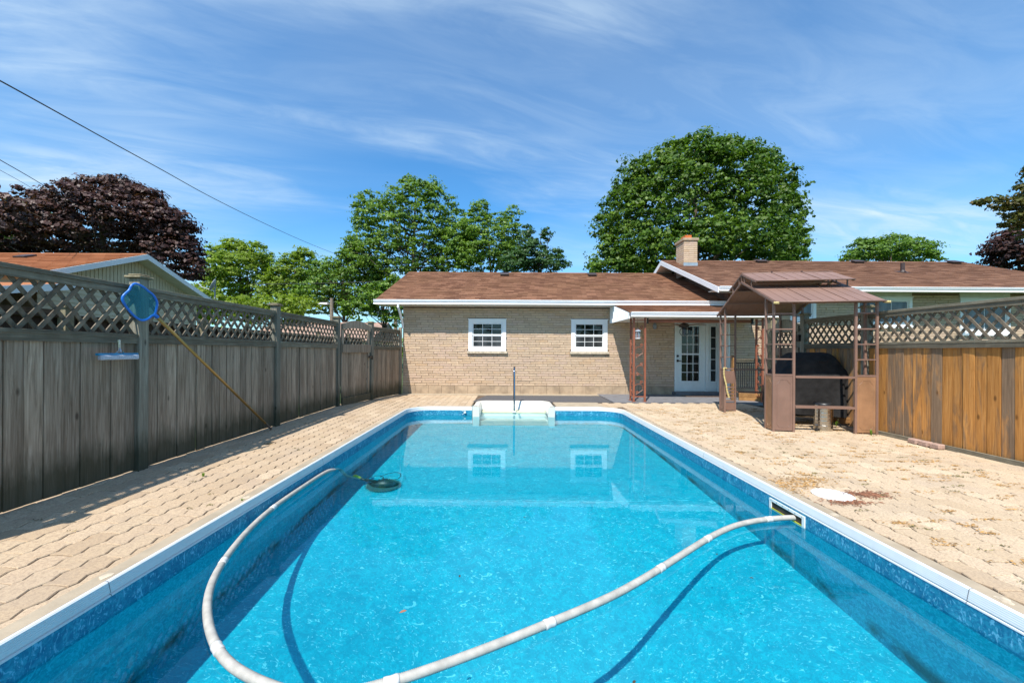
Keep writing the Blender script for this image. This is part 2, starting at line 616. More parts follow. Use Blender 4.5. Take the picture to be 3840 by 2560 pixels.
M['step'] = simple('step_fibreglass', (0.66, 0.655, 0.59), 0.3, var=0.04, scale=1.4)
M['step_y'] = simple('yellowed_fibreglass', (0.62, 0.60, 0.38), 0.35, var=0.05, scale=2)
M['coping'] = simple('coping_aluminium', (0.66, 0.68, 0.69), 0.38, var=0.02)
M['yellow'] = simple('stained_yellow_plastic', (0.62, 0.55, 0.05), 0.45, var=0.1)
M['blue'] = simple('blue_plastic', (0.01, 0.16, 0.60), 0.35, var=0.05)
M['brush_blue'] = simple('light_blue_plastic', (0.02, 0.25, 0.45), 0.4, var=0.05)
M['bristle'] = simple('grey_bristle', (0.42, 0.47, 0.55), 0.9, var=0.12, scale=80)
M['pole'] = simple('gold_pole', (0.42, 0.26, 0.075), 0.3, 0.55, var=0.05)
M['pole_tip'] = simple('dark_pole_tip', (0.10, 0.08, 0.07), 0.4, var=0.05)
M['black'] = simple('black_plastic', (0.015, 0.015, 0.016), 0.4, var=0.05)
M['dark_metal'] = simple('dark_roof_vent', (0.045, 0.028, 0.024), 0.5, var=0.05)
M['flue'] = simple('clay_flue', (0.55, 0.14, 0.03), 0.8, var=0.05)
M['flash'] = simple('galvanised_flashing', (0.42, 0.46, 0.48), 0.4, 0.6, var=0.05)
M['siding'] = simple('beige_siding', (0.64, 0.53, 0.37), 0.6, var=0.03)
M['brown_wall'] = simple('brown_brick_wall', (0.12, 0.065, 0.04), 0.9, var=0.2, scale=9)
M['grass'] = simple('lawn', (0.05, 0.085, 0.022), 0.95, var=0.2, scale=3, bump=0.8, bscale=50)
M['soil'] = simple('joint_sand', (0.115, 0.075, 0.045), 1.0, var=0.2, scale=25)
M['soil2'] = simple('dark_soil', (0.05, 0.035, 0.022), 1.0, var=0.2, scale=15)
M['red_block'] = simple('retaining_stone', (0.36, 0.24, 0.19), 0.9, var=0.12, scale=30, bump=0.4)
M['lid'] = simple('white_lid', (0.82, 0.82, 0.80), 0.45, var=0.02)
M['rope'] = simple('straw_rope', (0.50, 0.40, 0.17), 0.9, var=0.15, scale=60)
M['mat'] = simple('door_mat', (0.17, 0.11, 0.08), 0.95, var=0.2, scale=30, bump=0.4)
M['bark'] = simple('tree_bark', (0.085, 0.065, 0.048), 0.95, var=0.2, scale=12, bump=0.6, bscale=20)
M['wire'] = simple('black_cable', (0.03, 0.032, 0.035), 0.6, var=0.02)
M['wood_pole'] = simple('utility_pole_wood', (0.21, 0.175, 0.135), 0.9, var=0.12, scale=8)
M['needle'] = simple('dry_needles', (0.33, 0.185, 0.06), 0.9, var=0.2, scale=20, pv=0.55)
M['needle_red'] = simple('red_brown_twigs', (0.20, 0.085, 0.045), 0.9, var=0.2, scale=20, pv=0.5)
M['needle_g'] = simple('moss_tufts', (0.15, 0.125, 0.045), 0.9, var=0.2, scale=20, pv=0.6)
M['weed'] = leafmat('weed_leaf', (0.10, 0.18, 0.02), (0.14, 0.24, 0.03), (0.2, 0.3, 0.05))
M['lantern'] = simple('pale_blue_lantern', (0.22, 0.27, 0.32), 0.6, var=0.05)
M['dish'] = simple('satellite_dish_grey', (0.30, 0.32, 0.34), 0.5, var=0.03)
M['outlet'] = simple('outlet_cover', (0.28, 0.24, 0.10), 0.5, var=0.03)
M['cleaner'] = simple('cleaner_plastic', (0.012, 0.055, 0.06), 0.4, var=0.1)
M['cleaner_disc'] = simple('cleaner_disc', (0.03, 0.13, 0.14), 0.5, var=0.1)
M['liner'] = linermat('pool_liner_floor', (0.001, 0.33, 0.46), (0.002, 0.45, 0.58), (0.004, 0.53, 0.64), (0.20, 0.76, 0.84))
M['liner_wall'] = linermat('pool_liner_wall', (0.004, 0.30, 0.44), (0.008, 0.46, 0.58), (0.02, 0.58, 0.68), (0.05, 0.55, 0.70), grime=True, fl0=0.52)
M['band'] = linermat('pool_liner_border', (0.010, 0.14, 0.27), (0.02, 0.26, 0.40), (0.05, 0.36, 0.50), (0.16, 0.48, 0.66), fl0=0.56)
M['seam'] = simple('liner_seam', (0.10, 0.62, 0.74), 0.5, var=0.1)


def glassmat(name, base, rough=0.02):
    m, n, p = newmat(name)
    pos, r = base_nodes(n)
    c = n.mix(n.ramp(n.noise(n.mapping(pos, scale=(3, 3, 0.6)), 1.6, 3, 0.5), [(0.4, 0.0), (0.65, 1.0)]), tuple(x * 0.5 for x in base), tuple(x * 1.6 for x in base))
    n.link(c, p.inputs['Base Color'])
    p.inputs['Roughness'].default_value = rough
    p.inputs['Specular IOR Level'].default_value = 0.5
    return m


M['pane'] = glassmat('dark_window_glass', (0.010, 0.013, 0.014))
M['screen'] = glassmat('window_with_insect_screen', (0.030, 0.032, 0.033), 0.35)
M['pane_b'] = glassmat('window_glass_blinds', (0.07, 0.09, 0.11))


def netmat():
    m, n, p = newmat('blue_net_mesh')
    p.inputs['Base Color'].default_value = (0.01, 0.22, 0.30, 1)
    p.inputs['Roughness'].default_value = 0.6
    tr = n.n('ShaderNodeBsdfTransparent', i_Color=(0.35, 0.75, 0.80, 1))
    mx = n.n('ShaderNodeMixShader', i_Fac=0.55)
    n.link(p.outputs[0], mx.inputs[1])
    n.link(tr.outputs[0], mx.inputs[2])
    out = [x for x in n.t.nodes if x.type == 'OUTPUT_MATERIAL'][0]
    n.link(mx.outputs[0], out.inputs[0])
    return m


M['net'] = netmat()


def watermat():
    m, n, p = newmat('pool_water')
    n.t.nodes.remove(p)
    geo = n.n('ShaderNodeNewGeometry').outputs['Position']
    h = n.math('ADD', n.noise(n.mapping(geo, scale=(0.8, 1.5, 1)), 5.0, 3, 0.5, 0.6), n.math('MULTIPLY', n.noise(n.mapping(geo, scale=(1, 2.0, 1)), 21.0, 2, 0.5), 0.25))
    b = n.n('ShaderNodeBump', i_Strength=0.03, i_Distance=0.010, i_Height=h)
    g = n.n('ShaderNodeBsdfGlass', i_Color=(0.78, 0.98, 1.0, 1), i_Roughness=0.0, i_IOR=1.333, i_Normal=b.outputs[0])
    out = [x for x in n.t.nodes if x.type == 'OUTPUT_MATERIAL'][0]
    n.link(g.outputs[0], out.inputs[0])
    return m


M['water'] = watermat()


# ================================================================== GROUND
WATER_Z = -0.19
PX0, PX1, PY0, PY1 = -2.29, 2.62, -0.60, 9.54       # outer edge of the coping


def gz(x, y):
    """the paving climbs a little towards the left fence"""
    k = min(1.0, max(0.0, (12.35 - y) / 3.0))
    return 0.03 * max(0.0, -2.39 - x) * k


def ring(b, X0, X1, Y0, Y1, x0, x1, y0, y1, z):
    b.add([(X0, Y0, z), (X1, Y0, z), (X1, Y1, z), (X0, Y1, z), (x0, y0, z), (x1, y0, z), (x1, y1, z), (x0, y1, z)],
          [(0, 1, 5, 4), (1, 2, 6, 5), (2, 3, 7, 6), (3, 0, 4, 7)])


b = MB()
ring(b, -400, 400, -300, 700, -2.31, 2.64, -0.62, 10.56, -0.10)
tag(b.build('ground', M['grass'], fix=False), kind='structure')

# bed under the pavers
patio = None
b = MB()
xs = [-4.02, -3.4, -2.9, -2.40]
ys = [-3.0, -1, 1, 3, 5, 7, 9, 10.5, 12.30]
zb = -0.014
for i in range(len(xs) - 1):
    for j in range(len(ys) - 1):
        q = [(xs[i], ys[j]), (xs[i + 1], ys[j]), (xs[i + 1], ys[j + 1]), (xs[i], ys[j + 1])]
        b.add([(x, y, gz(x, y) + zb) for x, y in q], [(0, 1, 2, 3)])
b.add([(2.64, -3, zb), (6.2, -3, zb), (6.2, 12.3, zb), (2.64, 12.3, zb)], [(0, 1, 2, 3)])
b.add([(-2.40, 9.56, zb), (-0.86, 9.56, zb), (-0.86, 12.3, zb), (-2.40, 12.3, zb)], [(0, 1, 2, 3)])
b.add([(-0.86, 10.5, zb), (1.14, 10.5, zb), (1.14, 12.3, zb), (-0.86, 12.3, zb)], [(0, 1, 2, 3)])
b.add([(1.14, 9.56, zb), (2.64, 9.56, zb), (2.64, 12.3, zb), (1.14, 12.3, zb)], [(0, 1, 2, 3)])
b.add([(-3.86, -3, zb), (6.2, -3, zb), (6.2, -0.62, zb), (-3.86, -0.62, zb)], [(0, 1, 2, 3)])
patio = tag(b.build('patio', M['soil'], fix=False), kind='structure')


# pavers: zig-zag edged concrete stones, 225 x 112 mm
PL, PW = 0.315, 0.1575


def paver_mesh():
    L, W = PL, PW
    a = 0.013
    n_ = 8
    pts = []
    for k in range(n_ + 1):
        t = k / n_
        y = -L / 2 + L * t
        y += 0.0038 if k == 0 else (-0.0038 if k == n_ else 0)
        pts.append((-W / 2 + a * math.sin(4 * math.pi * t) + 0.0042, y))
    pts.append((0.0, L / 2 + a * 0.6 - 0.0038))
    for k in range(n_, -1, -1):
        t = k / n_
        y = -L / 2 + L * t
        y += 0.0038 if k == 0 else (-0.0038 if k == n_ else 0)
        pts.append((W / 2 + a * math.sin(4 * math.pi * t) - 0.0042, y))
    pts.append((0.0, -L / 2 + a * 0.6 + 0.0038))
    n = len(pts)
    V = [(x, y, -0.045) for x, y in pts] + [(x, y, -0.005) for x, y in pts]
    V += [(x - math.copysign(0.0045, x) if abs(x) > 0.01 else x, y * 0.975, 0.0) for x, y in pts]
    Fs = []
    for r_ in range(2):
        for k in range(n):
            Fs.append((r_ * n + k, r_ * n + (k + 1) % n, (r_ + 1) * n + (k + 1) % n, (r_ + 1) * n + k))
    Fs.append(tuple(2 * n + k for k in range(n)))
    Fs = [f[::-1] for f in Fs]
    return V, Fs


PV, PF = paver_mesh()
pts_used = []


def in_paving(x, y):
    if y > 12.12 or y < -1.2 or x < -3.97 or x > 6.08:
        return False
    if -2.35 < x < 2.67 and y < 9.60:
        return False
    if -0.95 < x < 1.25 and y < 10.55:
        return False
    if x > -0.80 and y > 10.30:
        return False
    if x > 1.2 and y > 10.40:
        return False
    return True


cand = []
row = 0
x = -3.79 - PW
while x < 6.1:
    y = -1.2 + (row % 2) * PL / 2
    while y < 12.2:
        if in_paving(x, y):
            cand.append((x, y, row))
        y += PL
    x += PW
    row += 1


def view_area(x, y, z=0.0):
    if y < 0.6:
        return 0
    px = 1905 + x * F / y
    py = 1314 + (H - z) * F / y
    if px < 20 or px > 3820 or py > 2540:
        return 0
    return PW * PL * F * F * (H - z) / y ** 3


cand.sort(key=lambda q: -view_area(q[0], q[1]))
pm = bpy.data.meshes.new('paver')
pm.from_pydata(PV, [], PF)
pm.materials.append(simple('tmp', (0.5, 0.4, 0.3)))
M['paver'] = pavermat()
pm.materials.clear()
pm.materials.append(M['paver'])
rest = MB()
for i, (x, y, row) in enumerate(cand):
    z = gz(x, y)
    tilt = -math.atan(0.03) if x < -2.39 and y < 9.3 else 0.0
    # the joints open here and there and single stones sit a hair off
    jz = random.gauss(0, 0.0015)
    R = Matrix.Translation((x, y, z + jz)) @ Euler((random.gauss(0, 0.006), random.gauss(0, 0.008) - tilt, random.gauss(0, 0.009))).to_matrix().to_4x4()
    if i < 300 and view_area(x, y) > 0:
        inst('paver', pm, patio, R)
    else:
        rest.add([R @ Vector(v) for v in PV], PF, random.random() * 0.98 + 0.01)
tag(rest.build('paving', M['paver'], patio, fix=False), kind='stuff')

# border strips of smooth concrete round the coping
b = MB()
b.b2(-2.385, -2.293, -1.2, 9.0, -0.05, 0.0055)
b.b2(2.623, 2.715, -1.2, 9.0, -0.05, 0.0055)
b.b2(-1.74, -0.86, 9.543, 9.635, -0.05, 0.0055)
b.b2(1.14, 2.07, 9.543, 9.635, -0.05, 0.0055)
for cx, cy, a0 in ((-1.74, 8.99, 90), (2.07, 8.99, 0)):
    for k in range(9):
        a1, a2 = math.radians(a0 + k * 10), math.radians(a0 + (k + 1) * 10)
        r0, r1 = 0.553, 0.645
        b.ext([(cx + r0 * math.cos(a1), cy + r0 * math.sin(a1), -0.05), (cx + r1 * math.cos(a1), cy + r1 * math.sin(a1), -0.05),
               (cx + r1 * math.cos(a2), cy + r1 * math.sin(a2), -0.05), (cx + r0 * math.cos(a2), cy + r0 * math.sin(a2), -0.05)], (0, 0, 0.0555))
b.build('border_strip', M['curb'], patio)
for (x_, y_) in ((-2.335, 2.36), (2.668, 2.17), (-2.335, 3.62), (-2.335, 4.9), (2.668, 3.3)):
    b = MB()
    pts_ = []
    for k in range(11):
        a_ = 2 * math.pi * k / 11
        r_ = random.uniform(0.7, 1.15)
        pts_.append((x_ + 0.028 * r_ * math.cos(a_), y_ + 0.042 * r_ * math.sin(a_), 0.0056))
    b.ext(pts_, (0, 0, 0.002))
    b.build('mortar_patch', M['sill'], patio)
# concrete slab right of the steps
b = MB()
b.b2(1.16, 2.3, 9.636, 10.44, -0.05, 0.004)
b.build('concrete_patch', M['curb'], patio)

b = MB()
b.b2(-3.2, 2.72, 12.02, 12.33, -0.05, 0.012)
tag(b.build('concrete_strip', M['curb']), kind='structure')
b = MB()
b.b2(2.72, 7.3, 10.44, 12.33, -0.06, 0.02)
slab = tag(b.build('porch_slab', M['slab']), kind='structure')
b = MB()
b.add([(-0.92, 10.52, 0.006), (2.70, 10.46, 0.006), (2.70, 11.92, 0.006), (-0.62, 11.92, 0.006),
       (-0.92, 10.52, -0.02), (2.70, 10.46, -0.02), (2.70, 11.92, -0.02), (-0.62, 11.92, -0.02)],
      [(0, 1, 2, 3), (0, 4, 5, 1), (1, 5, 6, 2), (2, 6, 7, 3), (3, 7, 4, 0)])
tag(b.build('carpet_runner', M['carpet']), 'dark grey outdoor carpet laid flat between the pool steps and the brick wall', 'carpet')


# ================================================================== POOL
pool = thing('swimming_pool', (0.16, 4.5, 0), 'rectangular in-ground pool with blue vinyl liner and white coping', 'pool')
Rc = 0.55
path = []       # (point, inward normal)


def arc(cx, cy, a0, a1, n=14):
    for k in range(n + 1):
        a = math.radians(a0 + (a1 - a0) * k / n)
        path.append((Vector((cx + Rc * math.cos(a), cy + Rc * math.sin(a), 0)), Vector((-math.cos(a), -math.sin(a), 0))))


path.append((Vector((1.115, PY1, 0)), Vector((0, -1, 0))))
arc(PX1 - Rc, PY1 - Rc, 90, 0)
for k in range(1, 12):
    path.append((Vector((PX1, PY1 - Rc - k * 0.72, 0)), Vector((-1, 0, 0))))
arc(PX1 - Rc, PY0 + Rc, 0, -90)
arc(PX0 + Rc, PY0 + Rc, -90, -180)
for k in range(11, 0, -1):
    path.append((Vector((PX0, PY1 - Rc - k * 0.72, 0)), Vector((1, 0, 0))))
arc(PX0 + Rc, PY1 - Rc, 180, 90)
path.append((Vector((-0.835, PY1, 0)), Vector((0, -1, 0))))


def loft(prof, name, mat, parent, smooth=False):
    b = MB()
    n = len(prof)
    for p, nn in path:
        for (d, z) in prof:
            q = p + nn * d
            b.v.append((q.x, q.y, z))
    for i in range(len(path) - 1):
        for k in range(n - 1):
            b.f.append((i * n + k, i * n + k + 1, (i + 1) * n + k + 1, (i + 1) * n + k))
            b.r.append(0)
    return b.build(name, mat, parent, smooth=smooth, fix=False)


prof = [(0.0, -0.03), (0.0, 0.006), (0.005, 0.009), (0.018, 0.008), (0.022, 0.004)]
zt = 0.004
dd = 0.022
for k in range(5):      # shallow ribs
    prof += [(dd + 0.0035, zt - 0.003), (dd + 0.0040, zt - 0.0095)]
    zt -= 0.0105
    dd += 0.0022
prof += [(0.036, -0.052), (0.037, -0.057), (0.031, -0.060), (0.031, -0.064), (0.041, -0.068), (0.042, -0.076), (0.036, -0.080)]
prof = prof[::-1]
cop = loft(prof, 'coping', M['coping'], pool)
loft([(0.040, -1.24), (0.040, -0.225)], 'liner_wall', M['liner_wall'], pool)
loft([(0.0395, -0.24), (0.0395, -0.07)], 'liner_border', M['band'], pool)

for (sgn, ex, yy) in ((1, PX0, 2.30), (-1, PX1, 2.27), (-1, PX1, 5.34), (1, PX0, 7.55), (1, PX0, 4.95)):
    b = MB()
    q_ = [(d_ + 0.0007, z_ + 0.0007) for d_, z_ in prof]
    for yv in (yy, yy + 0.004):
        for d_, z_ in q_:
            b.v.append((ex + sgn * d_, yv, z_))
    for k in range(len(q_) - 1):
        b.f.append((k, k + 1, len(q_) + k + 1, len(q_) + k))
        b.r.append(0)
    b.build('coping_joint', M['slab'], cop, fix=False)

# floor with a deeper hopper towards the camera
b = MB()
FX = np.linspace(-2.30, 2.63, 34)
FY = np.linspace(-0.62, 9.56, 60)


def floor_z(x, y):
    dx = min(x - (-1.75), 2.1 - x)
    dy = min(5.1 - y, y + 0.1)
    k = max(0.0, min(1.0, dx / 1.2)) * max(0.0, min(1.0, dy / 2.4))
    return -1.22 - 0.75 * k


for y in FY:
    for x in FX:
        b.v.append((x, y, floor_z(x, y)))
nx = len(FX)
for j in range(len(FY) - 1):
    for i in range(nx - 1):
        b.f.append((j * nx + i, j * nx + i + 1, (j + 1) * nx + i + 1, (j + 1) * nx + i))
        b.r.append(0)
floor = b.build('pool_floor', M['liner'], pool, smooth=True, fix=False)

b = MB()
for x0_, x1_, yy in ((-1.75, 0.9, 5.13), (0.95, 2.25, 5.08)):
    xx = x0_
    while xx < x1_:
        L = random.uniform(0.06, 0.3)
        b.box((xx + L / 2, yy + random.gauss(0, 0.006), -1.214), (L, random.uniform(0.008, 0.022), 0.006))
        if random.random() < 0.5:
            b.box((xx + L / 2, yy + 0.06 + random.gauss(0, 0.01), -1.214), (L * 0.6, 0.008, 0.006))
        xx += L + random.uniform(0.0, 0.06)
b.build('liner_seam', M['seam'], pool)

# skimmer
sx = PX1 - 0.040
sk = MB()
y0_, y1_, z0_, z1_ = 3.50, 3.97, -0.215, -0.095
t = 0.025
for q in ((y0_, y1_, z1_ - t, z1_), (y0_, y1_, z0_, z0_ + t * 0.8), (y0_, y0_ + t * 1.2, z0_ + t * 0.8, z1_ - t), (y1_ - t * 1.2, y1_, z0_ + t * 0.8, z1_ - t)):
    sk.b2(sx - 0.012, sx - 0.001, *q)
skim = sk.build('skimmer_plate', M['pool_white'], pool)
b = MB()
b.b2(sx - 0.009, sx - 0.003, y0_ + t * 1.2, y1_ - t * 1.2, z0_ + t * 0.8, z0_ + t * 0.8 + 0.014)
b.build('skimmer_gasket', M['yellow'], skim)
b = MB()
b.b2(sx - 0.0035, sx - 0.0015, y0_ + t * 1.2, y1_ - t * 1.2, z0_ + t * 0.8, z1_ - t)
b.build('skimmer_throat', M['soil2'], skim)
for k in range(6):
    b = MB()
    b.box((sx - 0.013, y0_ + 0.03 + k * 0.082, z1_ - 0.012), (0.003, 0.007, 0.007))
    b.build('screw', M['steel'], skim)

# lid over the skimmer in the paving
b = MB()
b.lathe((3.03, 3.77, 0.0), [(0.163, -0.004), (0.165, 0.006), (0.158, 0.010), (0.0, 0.011)], 40, cap=False)
lid = b.build('skimmer_cover', M['lid'], None, smooth=False)
tag(lid, 'round white plastic skimmer lid set flush in the paving among brown needles', 'lid')
MB().lathe((3.03, 3.77, 0.0085), [(0.147, 0.0), (0.1475, 0.0022), (0.1445, 0.0022), (0.144, 0.0)], 40, cap=False).build('rim_groove', M['bristle'], lid)
for k in (-1, 1):
    b = MB()
    b.lathe((3.03 + k * 0.10, 3.77, 0.0095), [(0.008, 0), (0.008, 0.002)], 8)
    b.build('finger_hole', M['soil2'], lid)

# return nozzle with little arms on the far wall
b = MB()
b.tube([(-1.0, PY1 - 0.045, -0.115), (-1.0, PY1 - 0.085, -0.12)], 0.024, 12)
b.tube([(-1.0, PY1 - 0.08, -0.115), (-1.09, PY1 - 0.085, -0.062)], 0.004, 6)
b.tube([(-1.0, PY1 - 0.08, -0.115), (-1.06, PY1 - 0.085, -0.17)], 0.004, 6)
b.build('return_nozzle', M['pool_white'], pool)

# ---- moulded steps
stp = thing('pool_steps', (0.14, 9.9, 0), 'white moulded fibreglass pool steps with yellowed tread at the far end', 'steps')
X0, X1 = -0.80, 1.08
def rr(x0, x1, y0, y1, r, z, n=6):
    """outline: front-left, round back corners, front-right"""
    pts = [(x0, y0, z)]
    for k in range(n + 1):
        a = math.pi - k * (math.pi / 2) / n
        pts.append((x0 + r + r * math.cos(a), y1 - r + r * math.sin(a), z))
    for k in range(n + 1):
        a = math.pi / 2 - k * (math.pi / 2) / n
        pts.append((x1 - r + r * math.cos(a), y1 - r + r * math.sin(a), z))
    pts.append((x1, y0, z))
    return pts


lay = [rr(X0 - 0.01, X1 + 0.01, 9.34, 10.50, 0.30, -0.03), rr(X0, X1, 9.34, 10.49, 0.29, 0.025), rr(X0 + 0.02, X1 - 0.02, 9.33, 10.47, 0.27, 0.038),
       rr(X0 + 0.105, X1 - 0.105, 9.33, 10.385, 0.21, 0.038), rr(X0 + 0.125, X1 - 0.125, 9.335, 10.37, 0.20, 0.028),
       rr(X0 + 0.15, X1 - 0.15, 9.34, 10.17, 0.15, -0.150)]
b = MB()
n = len(lay[0])
for L_ in lay:
    b.v.extend(L_)
for i in range(len(lay) - 1):
    for k in range(n - 1):
        b.f.append((i * n + k, i * n + k + 1, (i + 1) * n + k + 1, (i + 1) * n + k))
        b.r.append(0)
b.build('step_shell', M['step'], stp, smooth=True, fix=False)
for side in (0, 1):
    b = MB()
    xa, xb = (X0, X0 + 0.15) if side == 0 else (X1 - 0.15, X1)
    pr = [(xa, 0.025), (xa + 0.02, 0.038), (xb - 0.035, 0.038), (xb - 0.012, 0.02), (xb, -0.15), (xb, -1.2), (xa, -1.2)] if side == 0 else \
         [(xa, -1.2), (xa, -0.15), (xa + 0.012, 0.02), (xa + 0.035, 0.038), (xb - 0.02, 0.038), (xb, 0.025), (xb, -1.2)]
    b.ext([(x_, 9.27, z_) for x_, z_ in pr], (0, 0.13, 0))
    b.build('side_cheek', M['step'], stp)
# treads and risers: (front y, tread z)
ty = [(10.20, -0.150), (9.90, -0.172), (9.885, -0.42), (9.60, -0.44), (9.59, -0.72), (9.36, -0.74), (9.35, -1.21)]
for k in range(len(ty) - 1):
    (ya, za), (yb, zb_) = ty[k], ty[k + 1]
    if k % 2 == 0:
        b = MB()
        b.ext([(X0 + 0.15, ya, za), (X0 + 0.15, yb, zb_), (X0 + 0.15, yb, zb_ - 0.03), (X0 + 0.15, ya, za - 0.03)], (X1 - X0 - 0.30, 0, 0))
        b.build('tread', M['step_y'] if k == 0 else M['step'], stp)
    else:
        b = MB()
        b.ext([(X0 + 0.15, ya, za - 0.03), (X0 + 0.15, yb, zb_), (X0 + 0.15, yb + 0.02, zb_), (X0 + 0.15, ya + 0.02, za - 0.03)], (X1 - X0 - 0.30, 0, 0))
        b.build('riser', M['step'], stp)

# ---- handrail (seen end-on)
hr = thing('handrail', (0.16, 10.42, 0.03), 'polished steel handrail standing upright behind the white pool steps', 'handrail')
pp = []
for k in range(9):
    a = math.pi * k / 8
    pp.append((0.16, 10.20 + 0.20 * math.cos(a), 0.74 + 0.17 * math.sin(a)))
pts = [(0.16, 10.42, 0.0), (0.16, 10.42, 0.35), (0.16, 10.40, 0.70)] + [(0.16, q[1], q[2]) for q in pp][1:] + [(0.16, 9.98, 0.60), (0.16, 9.93, 0.35), (0.16, 9.88, 0.1), (0.16, 9.86, -0.17)]
# smooth the path
sp = []
for i in range(len(pts) - 1):
    a_, b_ = Vector(pts[i]), Vector(pts[i + 1])
    for k in range(3):
        sp.append(a_.lerp(b_, k / 3))
sp.append(Vector(pts[-1]))
for _ in range(3):
    sp = [sp[0]] + [(sp[i - 1] + sp[i] * 2 + sp[i + 1]) / 4 for i in range(1, len(sp) - 1)] + [sp[-1]]
b = MB()
b.tube(sp, 0.0235, 16)
b.build('rail_tube', M['chrome'], hr, smooth=True)
for yy, zz_ in ((10.42, 0.006), (9.86, -0.170)):
    b = MB()
    b.lathe((0.16, yy, zz_), [(0.05, 0), (0.05, 0.012), (0.03, 0.022)], 18)
    b.build('base_flange', M['pool_white'], hr)

# ---- water
b = MB()
WXs = np.linspace(-2.27, 2.60, 30)
WYs = np.linspace(-0.60, 9.50, 60)
for y in WYs:
    for x in WXs:
        b.v.append((x, y, WATER_Z))
nx = len(WXs)
for j in range(len(WYs) - 1):
    for i in range(nx - 1):
        b.f.append((j * nx + i, j * nx + i + 1, (j + 1) * nx + i + 1, (j + 1) * nx + i))
        b.r.append(0)
water = b.build('water', M['water'], None, smooth=True, fix=False)
tag(water, kind='structure')
water.cycles.is_caustics_caster = True
b = MB()
b.add([(X0 + 0.152, 9.50, WATER_Z), (X1 - 0.152, 9.50, WATER_Z), (X1 - 0.152, 9.89, WATER_Z), (X0 + 0.152, 9.89, WATER_Z)], [(0, 1, 2, 3)])
wst = b.build('water_over_step', M['water'], water, smooth=True, fix=False)
wst.cycles.is_caustics_caster = True

# ---- vacuum hose
hp = [(3005, 1931), (2965, 1937), (2900, 1944), (2830, 1950), (2760, 1963), (2700, 1990), (2640, 2030), (2585, 2062), (2500, 2120), (2400, 2180), (2330, 2222), (2260, 2255), (2150, 2300), (2000, 2362), (1850, 2425), (1700, 2480), (1560, 2530), (1430, 2572), (1300, 2606), (1180, 2622), (1080, 2598), (996, 2560), (930, 2536), (868, 2497), (833, 2461), (799, 2400), (779, 2334), (776, 2267), (784, 2206), (810, 2150), (843, 2099), (879, 2050), (919, 2002), (970, 1943), (1050, 1880), (1115, 1842), (1158, 1811), (1201, 1777), (1244, 1756)]
hpts = []
for (px, py) in hp:
    y = py - 0.005 * (px - 1905)
    d = (H - (WATER_Z + 0.030)) * F / (y - 1314)
    hpts.append(Vector(((px - 1905) * d / F, d, WATER_Z + 0.030)))
hpts[0] = Vector((sx - 0.002, hpts[1].y - 0.03, WATER_Z + 0.036))
# sinks to the cleaner
CL = Vector((-1.97, 5.50, -1.13))
hpts[-1].x = max(hpts[-1].x, -2.20)
p_end = hpts[-1]
hpts += [p_end + Vector((0.0, 0.14, -0.03)), p_end + Vector((0.02, 0.24, -0.14)), p_end + Vector((0.02, 0.28, -0.36)), p_end + Vector((0.03, 0.26, -0.60)), CL + Vector((-0.10, -0.02, 0.30)), CL + Vector((-0.02, 0.0, 0.20))]


def catmull(P, n=10):
    out = []
    for i in range(len(P) - 1):
        p0 = P[max(i - 1, 0)]; p1 = P[i]; p2 = P[i + 1]; p3 = P[min(i + 2, len(P) - 1)]
        for k in range(n):
            t = k / n
            out.append(0.5 * ((2 * p1) + (-p0 + p2) * t + (2 * p0 - 5 * p1 + 4 * p2 - p3) * t * t + (-p0 + 3 * p1 - 3 * p2 + p3) * t ** 3))
    out.append(P[-1])
    return out


for _ in range(2):
    hpts = [hpts[0]] + [(hpts[i - 1] + hpts[i] * 2 + hpts[i + 1]) / 4 for i in range(1, len(hpts) - 1)] + [hpts[-1]]
hc = catmull(hpts, 12)
# resample evenly
cum = [0]
for i in range(1, len(hc)):
    cum.append(cum[-1] + (hc[i] - hc[i - 1]).length)
tot = cum[-1]
step_ = 0.0045
hs = []
j = 0
s_ = 0
while s_ < tot:
    while cum[j + 1] < s_:
        j += 1
    f_ = (s_ - cum[j]) / max(1e-6, cum[j + 1] - cum[j])
    hs.append(hc[j].lerp(hc[j + 1], f_))
    s_ += step_
hose = thing('vacuum_hose', hpts[0], 'long off-white ribbed pool hose floating in a loop on the water', 'hose')
rad = [0.0215 + (0.0022 if i % 2 else 0) for i in range(len(hs))]
b = MB()
b.tube(hs, rad, 14)
b.build('hose_tube', M['hose'], hose, smooth=True)
for s_at in (0.22, 1.05, 1.75, 2.75, 3.6, 4.6, 5.6, 6.6):
    i = int(s_at / step_)
    if i + 20 >= len(hs):
        continue
    b = MB()
    b.tube(hs[i:i + 16:3], [0.0255, 0.0265, 0.025, 0.025, 0.0265, 0.0255], 14)
    b.build('hose_cuff', M['bristle_w'], hose, smooth=True)

# ---- suction cleaner on the floor
cln = thing('pool_cleaner', CL + Vector((0, 0, -0.05)), 'dark green suction pool cleaner with toothed disc on the pool floor', 'pool cleaner')
b = MB()
n = 40
dc = CL + Vector((0.28, 0.02, -0.03))
b.v.append(tuple(dc))
for k in range(n * 2):
    a = math.pi * k / n
    r = 0.25 if k % 2 else 0.215
    b.v.append((dc.x + r * math.cos(a), dc.y + r * math.sin(a), dc.z - 0.012))
b.v.append((dc.x, dc.y, dc.z - 0.02))
for k in range(n * 2):
    b.f.append((0, 1 + k, 1 + (k + 1) % (2 * n)))
    b.f.append((2 * n + 1, 1 + (k + 1) % (2 * n), 1 + k))
    b.r += [0, 0]
b.build('disc', M['cleaner_disc'], cln)
b = MB()
body = [(0.02, 0.0), (0.15, 0.01), (0.17, 0.05), (0.13, 0.10), (0.06, 0.14), (0.0, 0.15)]
b.lathe((0, 0, 0), body, 20, cap=False)
b.v = [(dc.x + x * 1.15, dc.y + y * 0.75, dc.z + z) for x, y, z in b.v]
